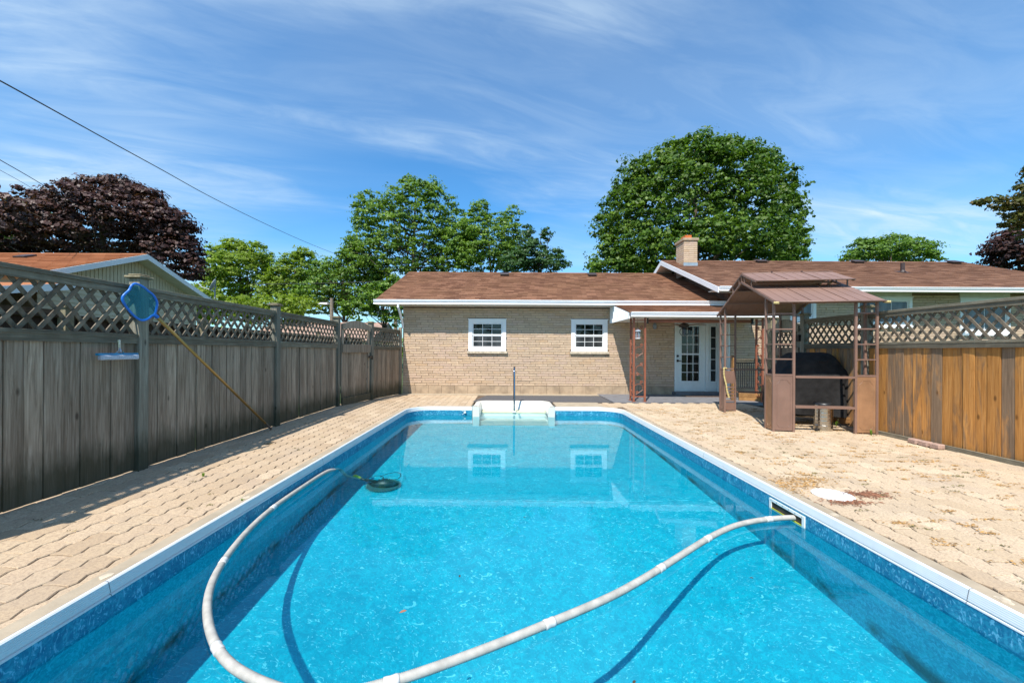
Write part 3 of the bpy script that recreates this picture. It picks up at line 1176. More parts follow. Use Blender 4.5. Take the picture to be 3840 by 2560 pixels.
b.build('body', M['cleaner'], cln, smooth=True)
b = MB()
b.tube([dc + Vector((-0.05, 0, 0.11)), dc + Vector((-0.25, -0.02, 0.20)), CL + Vector((-0.02, 0.0, 0.20))], 0.030, 10)
b.build('neck', M['cleaner'], cln, smooth=True)
b = MB()
b.tube([CL + Vector((-0.10, -0.02, 0.34)), CL + Vector((-0.04, 0.0, 0.24))], 0.032, 10)
b.build('hose_weight', M['yellow'], cln)
for (ox, oy, rr_) in ((-0.15, 0.05, 0.13), (0.05, 0.18, 0.14)):
    b = MB()
    b.tube([dc + Vector((ox + rr_ * math.cos(a_ * 0.5236), oy + rr_ * math.sin(a_ * 0.5236), 0.15 + 0.03 * math.sin(a_))) for a_ in range(12)], 0.006, 6, closed=True)
    b.build('bumper_ring', M['black'], cln)

# leaves in the water
for k, (px, py, lab) in enumerate([(1516, 2293, 'curled red-brown leaf floating left of the middle of the pool'), (1728, 2160, 'small dark leaf floating near the middle of the pool'), (1970, 1940, 'small dark leaf floating below the right window reflection'),
                                   (2692, 2078, 'dark leaf floating beside the bend of the hose'), (2822, 2167, 'small round dark leaf floating right of the hose'), (2384, 2558, 'dark leaf scrap floating at the bottom edge of the photo')]):
    y = py - 0.005 * (px - 1905)
    d = (H - WATER_Z - 0.004) * F / (y - 1314)
    c = Vector(((px - 1905) * d / F, d, WATER_Z + 0.004))
    b = MB()
    a = k * 1.3 + 0.4
    R = Matrix.Rotation(a, 3, 'Z')
    L, W = (0.022, 0.009) if k == 0 else (0.012, 0.006)
    top = [R @ Vector(q) + c for q in ((-L, 0, 0), (-L * .3, W, 0.004), (L * .5, W * .8, 0.006), (L, 0, 0.002), (L * .4, -W, 0.005), (-L * .4, -W * .9, 0.003))]
    b.ext(top, (0, 0, 0.0012))
    o = b.build('floating_leaf', M['needle_red'] if k == 0 else M['soil2'])
    tag(o, lab, 'leaf', 'leaves floating on the pool')

for o in list(pool.children) + list(stp.children) + list(cln.children) + list(hose.children) + list(hr.children):
    o.cycles.is_caustics_receiver = True


# ================================================================== FENCES
unit = MB().box((0, 0, 0), (1, 1, 1))
BOARD = MB().box((0, 0, 0), (1, 1, 1), ch=0.0)


def boxmesh(name, mat, ch=0.0):
    return MB().box((0, 0, 0), (1, 1, 1), ch=ch).mesh(name, mat)


def scaled(c, size, R=None):
    Mx = Matrix.Translation(Vector(c))
    if R is not None:
        Mx = Mx @ R.to_4x4()
    return Mx @ Matrix.Diagonal((*size, 1))


board_me = boxmesh('board', M['fence'])
cedar_me = boxmesh('board', M['cedar'])
dark_me = boxmesh('board', M['dark_fence'])
slat_me = boxmesh('lattice_slat', M['fence_slat'])


def frame_of(A, B):
    d = (B - A)
    d.z = 0
    L = d.length
    d.normalize()
    nrm = Vector((-d.y, d.x, 0))
    return d, nrm, L


def lattice(root, A, d, L, z0, z1, z0b, z1b, me, side, pitch=0.143, width=0.035, slope=1.25, off=0.0):
    """diagonal slats in a panel that starts at A, runs L along d, rails z0..z1 (z0b..z1b at the far end)"""
    ht = max(z1 - z0, z1b - z0b)
    run = ht / slope
    for layer, sg in ((0, 1), (1, -1)):
        s0 = -run if sg > 0 else 0.0
        x = s0 + (pitch * 0.5 + off) * (1 if layer else 0.3)
        while x < L + (0 if sg > 0 else run):
            # line from (x, z0) to (x + sg*run, z1), clip to 0..L
            t0, t1 = 0.0, 1.0
            xa, xb = x, x + sg * run
            def cl(t):
                return max(0.0, min(1.0, t))
            if sg > 0:
                t0 = cl((0 - xa) / (xb - xa)); t1 = cl((L - xa) / (xb - xa))
            else:
                t0 = cl((L - xa) / (xb - xa)); t1 = cl((0 - xa) / (xb - xa))
            if t1 - t0 > 0.08:
                def P(t):
                    s = xa + (xb - xa) * t
                    k = s / L
                    lo = z0 + (z0b - z0) * k
                    hi = z1 + (z1b - z1) * k
                    return A + d * s + Vector((0, 0, lo + (hi - lo) * t - A.z)) 
                p0, p1 = P(t0), P(t1)
                nrm = Vector((-d.y, d.x, 0)) * side
                c = (p0 + p1) / 2 + nrm * (0.006 if layer == 0 else -0.006)
                dv = (p1 - p0)
                Ln = dv.length
                dv.normalize()
                sd = nrm.cross(dv).normalized()
                R = Matrix((dv, nrm, sd)).transposed()
                inst('lattice_slat', me, root, scaled(c, (Ln, 0.0105, width * random.uniform(0.95, 1.05)), R))
            x += pitch


def fence_run(root, posts, mats, top0, top1, side, cfg):
    """posts: list of (x, y). side: +1/-1 = which side of the line faces the pool"""
    n = len(posts)
    Ltot = sum((Vector(posts[i + 1]) - Vector(posts[i])).length for i in range(n - 1))
    acc = 0.0
    for i in range(n):
        x, y = posts[i]
        k = acc / Ltot
        zt = top0 + (top1 - top0) * k
        g = cfg['g'](x, y)
        d = (Vector(posts[min(i + 1, n - 1)]) - Vector(posts[max(i - 1, 0)])).normalized()
        R = Matrix.Rotation(math.atan2(d.y, d.x), 3, 'Z')
        if cfg['post'][i]:
            b = MB()
            pw = 0.115
            b.box((x, y, (zt + 0.085 + g - 0.1) / 2), (pw, pw, zt + 0.085 - g + 0.1), R, ch=0.004)
            b.build('post', mats['post'], root)
            b = MB()
            b.box((x, y, zt + 0.085 + 0.012), (0.175, 0.175, 0.024), R, ch=0.006)
            b.box((x, y, zt + 0.085 + 0.034), (0.13, 0.13, 0.02), R, ch=0.008)
            b.build('post_cap', mats['cap'], root)
        if i < n - 1:
            seg = (Vector(posts[i + 1]) - Vector(posts[i])).length
            acc += seg
            if not cfg['panel'][i]:
                continue
            k2 = acc / Ltot
            zt2 = top0 + (top1 - top0) * k2
            A = Vector((x, y, 0)); B = Vector((*posts[i + 1], 0))
            dd_, nn, L = frame_of(A, B)
            pool_side = nn * side
            A2 = A + dd_ * 0.0575
            L2 = L - 0.115
            B2 = A2 + dd_ * L2
            up = Vector((0, 0, 1))
            # top rail and mid rails
            rl = MB()
            rl.bar(A2 + up * (zt - 0.02), B2 + up * (zt2 - 0.02), 0.085, 0.04, ch=0.003)
            rl.build('top_rail', mats['rail'], root)
            rl = MB()
            rl.bar(A2 + up * (zt - 0.07) + pool_side * 0.022, B2 + up * (zt2 - 0.07) + pool_side * 0.022, 0.02, 0.056)
            rl.build('rail_trim', mats['rail'], root)
            zm, zm2 = zt - 0.505, zt2 - 0.505
            rl = MB()
            rl.bar(A2 + up * (zm - 0.018) + pool_side * 0.012, B2 + up * (zm2 - 0.018) + pool_side * 0.012, 0.075, 0.036, ch=0.003)
            rl.build('mid_rail', mats['rail'], root)
            rl = MB()
            rl.bar(A2 + up * (zm - 0.067) + pool_side * 0.034, B2 + up * (zm2 - 0.067) + pool_side * 0.034, 0.022, 0.062)
            rl.build('rail_trim', mats['rail'], root)
            lattice(root, A2, dd_, L2, zm, zt - 0.045, zm2, zt2 - 0.045, mats['slat'], side, off=random.uniform(0, 0.05), pitch=cfg.get('pitch', 0.143))
            # boards
            s = 0.0
            while s < L2 - 0.01:
                wd = min(random.uniform(*cfg['bw']), L2 - s)
                if L2 - s - wd < 0.05:
                    wd = L2 - s
                c = A2 + dd_ * (s + wd / 2)
                gg = cfg['g'](c.x, c.y) + 0.012
                kk = (s + wd / 2) / L2
                zz1 = (zm + (zm2 - zm) * kk) - 0.04
                dep = random.gauss(0, 0.003) + (0.007 if int(s * 7.3) % 2 else 0)
                c = c + pool_side * (0.006 + dep)
                c.z = (gg + zz1) / 2
                R = Matrix.Rotation(math.atan2(dd_.y, dd_.x) + random.gauss(0, 0.02), 3, 'Z') @ Matrix.Rotation(random.gauss(0, 0.0022), 3, 'Y')
                inst('board', mats['board'], root, scaled(c, (wd - 0.007, 0.018, zz1 - gg), R))
                s += wd


lf = thing('privacy_fence', (-3.9, 4.0, 0.04), 'long weathered grey wood fence with lattice top on the left of the pool', 'fence', 'wooden lattice-topped fences round the pool')
LX = -3.93
lmats = dict(post=M['fence_post'], cap=M['cap'], rail=M['fence_rail'], slat=slat_me, board=board_me)
fence_run(lf, [(LX, -0.7), (LX, 1.80), (LX, 4.31), (LX + 0.01, 6.82), (LX + 0.02, 9.25)], lmats, 2.01, 1.965, -1,
          dict(g=gz, post=[1, 1, 1, 1, 1], panel=[0, 1, 1, 1], bw=(0.132, 0.150)))
lf2 = thing('privacy_fence', (-3.45, 11.4, 0.0), 'short grey lattice-topped fence panel between the garden gate and the brick house corner', 'fence', 'wooden lattice-topped fences round the pool')
fence_run(lf2, [(-3.60, 10.62), (-3.27, 12.28)], lmats, 1.945, 1.93, -1, dict(g=gz, post=[1, 0], panel=[1], bw=(0.10, 0.13)))
b = MB()
b.box((-3.262, 12.24, 1.0), (0.09, 0.09, 2.02), ch=0.003)
b.build('post', M['fence'], lf2)

# gate with arched top
gt = thing('garden_gate', (-3.75, 9.9, 0.03), 'grey wooden garden gate with arched top and black latch in the left fence', 'gate')
gA, gB = Vector((-3.87, 9.33, 0)), Vector((-3.64, 10.54, 0))
gd, gn_, gL = frame_of(gA, gB)
gp = -gn_
up = Vector((0, 0, 1))
for s in (0.045, gL - 0.05):
    b = MB()
    a_ = gA + gd * s + gp * 0.03
    b.box((a_.x, a_.y, 1.0), (0.09, 0.03, 1.86), Matrix.Rotation(math.atan2(gd.y, gd.x), 3, 'Z'), ch=0.002)
    b.build('stile', M['fence'], gt)
# arched head
b = MB()
pl = []
for k in range(13):
    s = gL * k / 12
    pl.append(gA + gd * s + up * (1.93 + 0.11 * math.sin(math.pi * k / 12)))
for k in range(12, -1, -1):
    s = gL * k / 12
    pl.append(gA + gd * s + up * (1.80 + 0.05 * math.sin(math.pi * k / 12)))
b.ext([p + gp * 0.045 for p in pl], gp * 0.03)
b.build('arched_head', M['fence'], gt)
for z_, hh in ((1.36, 0.20), (0.13, 0.17)):
    b = MB()
    b.bar(gA + gp * 0.058 + up * z_, gB + gp * 0.058 + up * z_, 0.03, hh, ch=0.002)
    b.build('cross_rail', M['fence'], gt)
lattice(gt, gA + gd * 0.08, gd, gL - 0.16, 1.44, 1.86, 1.44, 1.86, slat_me, -1)
s = 0.08
while s < gL - 0.09:
    c = gA + gd * (s + 0.055) + gp * (0.012 + random.gauss(0, 0.001))
    c.z = 0.72
    inst('board', board_me, gt, scaled(c, (0.106, 0.018, 1.32), Matrix.Rotation(math.atan2(gd.y, gd.x), 3, 'Z')))
    s += 0.11
b = MB()
c = gB - gd * 0.02 + gp * 0.085
b.box((c.x, c.y, 1.15), (0.17, 0.03, 0.05), Matrix.Rotation(math.atan2(gd.y, gd.x), 3, 'Z'))
b.box((c.x + 0.02, c.y + 0.07, 1.13), (0.03, 0.05, 0.10))
b.build('latch', M['black'], gt)

# right fence
rf = thing('privacy_fence', (6.1, 6.0, 0), 'orange and grey cedar fence with lattice top on the right behind the grill gazebo', 'fence', 'wooden lattice-topped fences round the pool')
RX = 6.10
rmats = dict(post=M['fence_post'], cap=M['cap'], rail=M['fence_rail'], slat=slat_me, board=cedar_me)
fence_run(rf, [(RX, 1.8), (RX, 4.25), (RX, 6.88), (RX, 8.33)], rmats, 2.0, 2.0, 1,
          dict(g=lambda x, y: 0.0, post=[1, 0, 1, 1], panel=[1, 1, 1], bw=(0.128, 0.142), pitch=0.143))
b = MB()
b.bar((RX - 0.06, 2.0, 0.02), (RX - 0.06, 6.75, 0.02), 0.035, 0.075, ch=0.003)
b.build('kick_board', M['fence_rail'], rf)

rg = thing('garden_gate', (6.1, 8.8, 0), 'grey wooden gate with arched head behind the gazebo on the right', 'gate')
hA, hB = Vector((RX, 8.42, 0)), Vector((RX, 9.22, 0))
for y_ in (8.46, 9.2):
    b = MB()
    b.box((RX - 0.02, y_, 0.95), (0.03, 0.09, 1.88), ch=0.002)
    b.build('stile', M['fence_post'], rg)
b = MB()
pl = []
for k in range(13):
    pl.append((RX - 0.04, 8.42 + 0.83 * k / 12, 1.88 + 0.16 * math.sin(math.pi * k / 12)))
for k in range(12, -1, -1):
    pl.append((RX - 0.04, 8.42 + 0.83 * k / 12, 1.76))
b.ext(pl, (-0.03, 0, 0))
b.build('arched_head', M['fence_post'], rg)
for z_, hh in ((1.34, 0.17), (0.15, 0.15)):
    b = MB()
    b.bar((RX - 0.055, 8.42, z_), (RX - 0.055, 9.25, z_), 0.03, hh)
    b.build('cross_rail', M['fence'], rg)
lattice(rg, Vector((RX, 8.5, 0)), Vector((0, 1, 0)), 0.68, 1.40, 1.80, 1.40, 1.80, slat_me, 1)
for k in range(6):
    inst('board', board_me, rg, scaled((RX - 0.006, 8.56 + k * 0.115, 0.70), (0.018, 0.11, 1.28)))
b = MB()
b.box((RX, 9.36, 1.05), (0.14, 0.14, 2.10), ch=0.004)
gpost = b.build('post', M['cap'], rg)
b = MB()
b.box((RX, 9.36, 2.11), (0.2, 0.2, 0.03), ch=0.004)
b.build('post_cap', M['cap'], rg)
b = MB()
b.box((RX - 0.08, 8.40, 1.62), (0.05, 0.09, 0.13))
b.build('latch', M['black'], rg)

# neighbour's dark fence seen through the lattice
nf = thing('dark_board_fence', (-6.1, 6, 0), 'dark brown board fence of the neighbour seen through the left lattice', 'fence')
for k in range(110):
    inst('board', dark_me, nf, scaled((-6.1 + random.gauss(0, 0.003), 1.0 + k * 0.145, 0.87), (0.02, 0.139, 1.74)))
b = MB()
b.b2(-6.17, -6.03, 0.9, 17, 1.745, 1.79)
b.build('cap_rail', M['dark_fence'], nf)
for k in range(6):
    b = MB()
    b.b2(-6.06, -5.95, 3.0 + k * 2.44, 3.11 + k * 2.44, 0, 1.88)
    b.b2(-6.08, -5.93, 2.98 + k * 2.44, 3.13 + k * 2.44, 1.88, 1.905)
    b.build('post', M['cap'], nf)


# ================================================================== HOUSE
D = 12.35           # plane of the garage wing wall
DB = 11.70          # plane of the main house wall
hs_ = thing('brick_house', (0, 14, 0), 'single-storey beige brick house with brown shingled roofs across the far end of the pool', 'house')

BP, BL, BHt = 0.0735, 0.366, 0.064


def openings_cut(x0, x1, zc, ops):
    out = [(x0, x1)]
    for (a, b_, z0, z1) in ops:
        if zc + BHt / 2 > z0 and zc - BHt / 2 < z1:
            new = []
            for (p, q) in out:
                if b_ <= p or a >= q:
                    new.append((p, q))
                else:
                    if a - p > 0.03:
                        new.append((p, a))
                    if q - b_ > 0.03:
                        new.append((b_, q))
            out = new
    return out


brick_me = MB().box((0, 0, 0), (1, 1, 1), ch=0.0).mesh('brick', M['brick'])
n_brick = [0]


def brick_wall(parent, x0, x1, z0, z1, y, ops, phase, quota, rest):
    rows = int((z1 - z0) / BP)
    for r in range(rows):
        zc = z0 + BP * (r + 0.5)
        x = x0 - BL + (r % 2) * BL / 2 + phase[r % len(phase)]
        while x < x1:
            a, c = max(x, x0), min(x + BL - 0.009, x1)
            if c - a > 0.02:
                for (p, q) in openings_cut(a, c, zc, ops):
                    dep = random.uniform(0.016, 0.030)
                    full = (q - p) > BL * 0.9
                    if full and n_brick[0] < quota and 0.2 < zc:
                        n_brick[0] += 1
                        inst('brick', brick_me, parent, scaled(((p + q) / 2, y - dep / 2 + 0.01, zc), (q - p, dep + 0.02, BHt)))
                    else:
                        rest.box(((p + q) / 2, y - dep / 2 + 0.01, zc), (q - p, dep + 0.02, BHt), rnd=random.uniform(0.02, 0.98))
            x += BL


winA = [(-1.205, -0.06, 1.31, 2.275), (1.92, 3.025, 1.31, 2.275)]
door_op = (5.075, 6.60, 0.10, 2.24)

b = MB()
# core of the garage wing, with the mortar face
b.b2(-3.2, 5.07, D, 19.0, 0.0, 2.66)
b.b2(6.60, 6.72, D, 19.0, 0.0, 2.66)
b.b2(5.07, 6.60, D, 19.0, 2.245, 2.66)
b.b2(5.07, 6.60, D + 0.16, 19.0, 0.0, 2.245)
wallA = b.build('wall', M['mortar'], hs_)
restA = MB()
sill_ops = [(-1.24, -0.02, 1.22, 1.31), (1.88, 3.07, 1.22, 1.31)]
brick_wall(wallA, -3.2, 5.07, 0.262, 2.66, D, winA + sill_ops, [0.0, 0.03, -0.05, 0.02, 0.06], 240, restA)
tag(restA.build('brickwork', M['brick'], wallA), kind='stuff')
b = MB()
x = -3.22
while x < 5.07:
    x2 = min(x + 0.40, 5.07)
    b.b2(x + 0.003, x2 - 0.003, D - 0.022, D + 0.01, 0.0, 0.255, ch=0.002)
    x = x2
tag(b.build('foundation_blocks', M['concrete'], wallA), kind='stuff')
b = MB()
b.b2(5.0, 6.62, D - 0.30, D, 0.02, 0.115, ch=0.004)
b.build('door_step', M['slab'], wallA)

# main house
b = MB()
b.b2(6.42, 17.0, DB, 19.5, 0.0, 3.08)
b.ext([(6.42, DB, 3.08), (6.42, 19.5, 3.08), (6.42, 15.3, 4.50)], (0.1, 0, 0))
wallB = b.build('wall', M['mortar'], hs_)
b = MB()
for k in range(28):
    y = DB + 0.02 + k * 0.27
    top = 3.08 + max(0, min((y + 0.13 - DB) * 0.393, (19.3 - y) * 0.33)) - 0.02
    b.b2(6.38, 6.43, y, y + 0.26, 2.3, top)
b.build('gable_cladding', M['brown_wall'], wallB)


def pxB(px):
    return (px - 1905) * DB / F


def pzB(px, py):
    return H + (1314 + 0.005 * (px - 1905) - py) * DB / F


wB1 = (pxB(3283) - 0.60, pxB(3415), pzB(3350, 1222), pzB(3350, 1094))
wB2 = (pxB(3595), pxB(3782), pzB(3690, 1250), pzB(3690, 1098))
wB0 = (pxB(2960), pxB(3056), pzB(3000, 1204), pzB(3000, 1100))
restB = MB()
brick_wall(wallB, 6.42, 16.5, 0.262, 3.05, DB, [wB1, wB2, wB0], [0.0, -0.04, 0.05, 0.01], 60 + 240, restB)
tag(restB.build('brickwork', M['brick'], wallB), kind='stuff')
b = MB()
b.b2(6.40, 17, DB - 0.022, DB + 0.01, 0.0, 0.255)
b.build('foundation', M['concrete'], wallB)
# white return wall between the two wings
b = MB()
b.b2(6.37, 6.415, DB - 0.01, D - 0.005, 0.10, 2.45)
b.build('return_wall', M['door_white'], wallA)


def window(parent, x0, x1, z0, z1, y, cols, rows, mats, depth=0.07, name='window', split=True, casing=0.115):
    root_b = MB()
    c = casing
    # casing: four pieces butted
    root_b.b2(x0, x1, y - 0.035, y + 0.03, z1 - c * 0.95, z1)
    root_b.b2(x0, x1, y - 0.035, y + 0.03, z0, z0 + c * 0.95)
    root_b.b2(x0, x0 + c, y - 0.035, y + 0.03, z0 + c * 0.95, z1 - c * 0.95)
    root_b.b2(x1 - c, x1, y - 0.035, y + 0.03, z0 + c * 0.95, z1 - c * 0.95)
    root_b.b2(x0 - 0.02, x1 + 0.02, y - 0.05, y + 0.0, z1 - 0.004, z1 + 0.02)
    o = root_b.build(name, M['white_frame'], parent)
    xi0, xi1, zi0, zi1 = x0 + c + 0.002, x1 - c - 0.002, z0 + c * 0.95 + 0.002, z1 - c * 0.95 - 0.002
    sashes = [(zi0, (zi0 + zi1) / 2, -0.006, mats[1]), ((zi0 + zi1) / 2, zi1, -0.018, mats[0])] if split else [(zi0, zi1, -0.01, mats[0])]
    for (a, b_, off, gm) in sashes:
        s = MB()
        t = 0.032
        s.b2(xi0, xi1, y + off, y + off + 0.03, a, a + t)
        s.b2(xi0, xi1, y + off, y + off + 0.03, b_ - t, b_)
        s.b2(xi0, xi0 + t, y + off, y + off + 0.03, a + t, b_ - t)
        s.b2(xi1 - t, xi1, y + off, y + off + 0.03, a + t, b_ - t)
        s.build('sash', M['white_frame'], o)
        g0, g1, h0, h1 = xi0 + t, xi1 - t, a + t, b_ - t
        nr = rows
        cw = (g1 - g0) / cols
        rh = (h1 - h0) / nr
        for i in range(cols):
            for j in range(nr):
                p_ = MB()
                p_.b2(g0 + i * cw + 0.006, g0 + (i + 1) * cw - 0.006, y + off + 0.014, y + off + 0.020, h0 + j * rh + 0.006, h0 + (j + 1) * rh - 0.006)
                p_.build('pane', gm, o)
        if cols > 1 or nr > 1:
            m_ = MB()
            for i in range(1, cols):
                m_.b2(g0 + i * cw - 0.007, g0 + i * cw + 0.007, y + off + 0.008, y + off + 0.024, h0, h1)
            for j in range(1, nr):
                m_.b2(g0, g1, y + off + 0.0095, y + off + 0.0225, h0 + j * rh - 0.007, h0 + j * rh + 0.007)
            m_.build('muntin_grid', M['muntin'], o)
    return o


for (x0, x1, z0, z1) in winA:
    o = window(hs_, x0, x1, z0, z1, D - 0.012, 3, 2, (M['pane'], M['screen']))
    b = MB()
    b.b2(x0 - 0.035, x1 + 0.045, D - 0.085, D + 0.0, z0 - 0.078, z0 - 0.002, ch=0.006)
    b.build('sill', M['sill'], o)
for (x0, x1, z0, z1), cols in ((wB1, 3), (wB2, 2), (wB0, 1)):
    zt_ = z1 - 0.17
    o = window(hs_, x0, x1, z0, zt_, DB - 0.012, cols, 1, (M['pane_b'], M['pane_b']), split=False, casing=0.09)
    b = MB()
    b.b2(x0, x1, DB - 0.03, DB + 0.01, zt_ + 0.021, z1)
    b.build('head_panel', M['soffit'], o)
    b = MB()
    b.b2(x0 - 0.04, x1 + 0.04, DB - 0.085, DB, z0 - 0.075, z0 - 0.002, ch=0.006)
    b.build('sill', M['white_frame'], o)

# doors
dx0, dx1, dz0, dz1 = door_op
b = MB()
yd = D - 0.01
b.b2(dx0, dx1, yd - 0.02, yd + 0.1, dz1 - 0.05, dz1)
for xa, xb in ((dx0, dx0 + 0.055), (6.03, 6.11), (dx1 - 0.10, dx1)):
    b.b2(xa, xb, yd - 0.02, yd + 0.1, dz0, dz1 - 0.05)
b.b2(dx0 - 0.02, dx1, yd - 0.05, yd + 0.1, dz0 - 0.02, dz0)
df = b.build('door_frame', M['door_white'], hs_)


def glazed_leaf(x0, x1, z0, z1, gx0, gx1, gz0, gz1, cols, rowsets, name):
    y = yd + 0.03
    b = MB()
    b.b2(x0, gx0, y, y + 0.045, z0, z1)
    b.b2(gx1, x1, y, y + 0.045, z0, z1)
    b.b2(gx0, gx1, y, y + 0.045, z0, gz0)
    b.b2(gx0, gx1, y, y + 0.045, gz1, z1)
    leaf = b.build(name, M['door_white'], hs_)
    b = MB()
    t = 0.035
    b.b2(gx0 - t, gx0, y - 0.014, y, gz0 - t, gz1 + t)
    b.b2(gx1, gx1 + t, y - 0.014, y, gz0 - t, gz1 + t)
    b.b2(gx0, gx1, y - 0.014, y, gz0 - t, gz0)
    b.b2(gx0, gx1, y - 0.014, y, gz1, gz1 + t)
    b.build('glazing_bead', M['door_white'], leaf)
    for (h0, h1, nr) in rowsets:
        mu = MB()
        cw = (gx1 - gx0) / cols
        rh = (h1 - h0) / nr
        for i in range(cols):
            for j in range(nr):
                p_ = MB()
                p_.b2(gx0 + i * cw + 0.007, gx0 + (i + 1) * cw - 0.007, y + 0.018, y + 0.024, h0 + j * rh + 0.007, h0 + (j + 1) * rh - 0.007)
                p_.build('pane', M['pane'], leaf)
        for i in range(1, cols):
            mu.b2(gx0 + i * cw - 0.009, gx0 + i * cw + 0.009, y + 0.010, y + 0.03, h0, h1)
        for j in range(1, nr):
            if cols == 1:
                MB().b2(gx0, gx1, y + 0.012, y + 0.028, h0 + j * rh - 0.009, h0 + j * rh + 0.009).build('muntin', M['muntin'], leaf)
            else:
                mu.b2(gx0, gx1, y + 0.012, y + 0.028, h0 + j * rh - 0.009, h0 + j * rh + 0.009)
        if cols > 1:
            mu.build('muntin_grid', M['muntin'], leaf)
        if h1 < gz1 - 0.02:
            MB().b2(gx0, gx1, y + 0.005, y + 0.035, h1, h1 + 0.045).build('meeting_rail', M['muntin'], leaf)
    return leaf


leaf = glazed_leaf(5.135, 6.025, 0.115, 2.185, 5.30, 5.84, 0.43, 2.09, 3, [(0.43, 1.225, 3), (1.27, 2.09, 3)], 'door')
for z_, s_ in ((1.19, 0), (1.045, 1)):
    b = MB()
    b.tube([(5.175, yd + 0.03, z_), (5.175, yd - 0.015, z_)], 0.034, 14)
    if s_:
        b.tube([(5.175, yd - 0.02, z_), (5.23, yd - 0.035, z_ - 0.005), (5.29, yd - 0.03, z_ - 0.02)], [0.014, 0.011, 0.008], 8)
    b.build('handle', M['black_iron'], leaf)
glazed_leaf(6.115, 6.495, 0.115, 2.185, 6.19, 6.355, 0.42, 2.09, 1, [(0.42, 2.09, 5)], 'side_light')


# ---- roofs
def roof(name, x0, x1, ye, ze, yr, zr, mat, parent, back=None, tab=0.305, course=0.135):
    """front slope from eave (ye, ze) to ridge (yr, zr), and a plain back slope"""
    b = MB()
    th = 0.10
    b.ext([(x0, ye, ze - 0.012), (x0, yr, zr - 0.012), (x0, yr, zr - th), (x0, ye, ze - th)], (x1 - x0, 0, 0))
    if back:
        yb, zb_ = back
        b.ext([(x0, yr + 0.001, zr - 0.012), (x0, yb, zb_ - 0.012), (x0, yb, zb_ - th), (x0, yr + 0.001, zr - th)], (x1 - x0, 0, 0))
    o = b.build(name, M['dark_metal'], parent)
    s = MB()
    sl = Vector((0, yr - ye, zr - ze))
    L = sl.length
    sl.normalize()
    nrm = Vector((0, -sl.z, sl.y))
    nc = int(L / course) + 1
    cr = L / nc
    for i in range(nc):
        off = (i * 0.137) % tab
        x = x0 - off
        base = Vector((0, ye, ze)) + sl * (i * cr)
        while x < x1:
            a, c = max(x, x0) + 0.0025, min(x + tab, x1) - 0.0025
            if c - a > 0.02:
                h = 0.014 + random.random() * 0.006
                j_ = random.gauss(0, 0.002)
                p0 = base + sl * j_
                p1 = base + sl * (cr + 0.004)
                V = [Vector((a, p0.y, p0.z)) - nrm * 0.011, Vector((c, p0.y, p0.z)) - nrm * 0.011, Vector((c, p1.y, p1.z)) - nrm * 0.008, Vector((a, p1.y, p1.z)) - nrm * 0.008]
                V += [V[0] + nrm * (h + 0.011), V[1] + nrm * (h + 0.011), V[2] + nrm * 0.009, V[3] + nrm * 0.009]
                s.add(V, [(4, 5, 6, 7), (0, 1, 5, 4), (1, 2, 6, 5), (3, 0, 4, 7)], random.uniform(0.02, 0.98))
            x += tab
    sh = s.build('shingles', mat, o, fix=False)
    tag(sh, kind='stuff')
    # ridge caps
    s = MB()
    x = x0
    while x < x1 - 0.02:
        c = min(x + 0.28, x1)
        s.ext([(x, yr - 0.13, zr - 0.13 * sl.z / sl.y + 0.010), (x, yr, zr + 0.018), (x, yr + 0.13, zr - 0.13 * sl.z / sl.y + 0.010), (x, yr, zr + 0.004)], (c - x - 0.004, 0, 0), random.uniform(0.02, 0.98))
        x += 0.28
    tag(s.build('ridge_caps', mat, o), kind='stuff')
    return o


def gutter(x0, x1, y, z, parent, h=0.125):
    """white gutter: its back at y, top at z, running along x"""
    b = MB()
    pr = [(y, z), (y - 0.115, z), (y - 0.118, z - 0.018), (y - 0.106, z - 0.022), (y - 0.106, z - 0.050), (y - 0.098, z - 0.056), (y - 0.085, z - 0.075), (y - 0.085, z - 0.105), (y - 0.095, z - h), (y, z - h)]
    b.ext([(x0, a, c) for a, c in pr], (x1 - x0, 0, 0))
    return b.build('gutter', M['white'], parent)


rA = roof('roof', -3.90, 6.38, 11.90, 2.815, 15.85, 4.37, M['shingle'], hs_, back=(19.8, 2.82))
gutter(-3.93, 6.36, 11.895, 2.80, rA)
b = MB()
b.b2(-3.88, 6.36, 11.86, D - 0.03, 2.655, 2.672)
b.build('soffit', M['soffit'], rA)
b = MB()   # left rake fascia and gable
b.ext([(-3.915, 11.90, 2.70), (-3.915, 11.90, 2.80), (-3.915, 15.85, 4.352), (-3.915, 15.85, 4.22)], (0.02, 0, 0))
b.ext([(-3.915, 19.8, 2.70), (-3.915, 19.8, 2.80), (-3.915, 15.85, 4.352), (-3.915, 15.85, 4.22)], (0.02, 0, 0))
b.build('rake_board', M['white'], rA)
b = MB()
b.ext([(-3.18, 12.4, 2.66), (-3.18, 19.3, 2.66), (-3.18, 15.85, 4.25)], (0.1, 0, 0))
b.build('gable_wall', M['siding'], hs_)

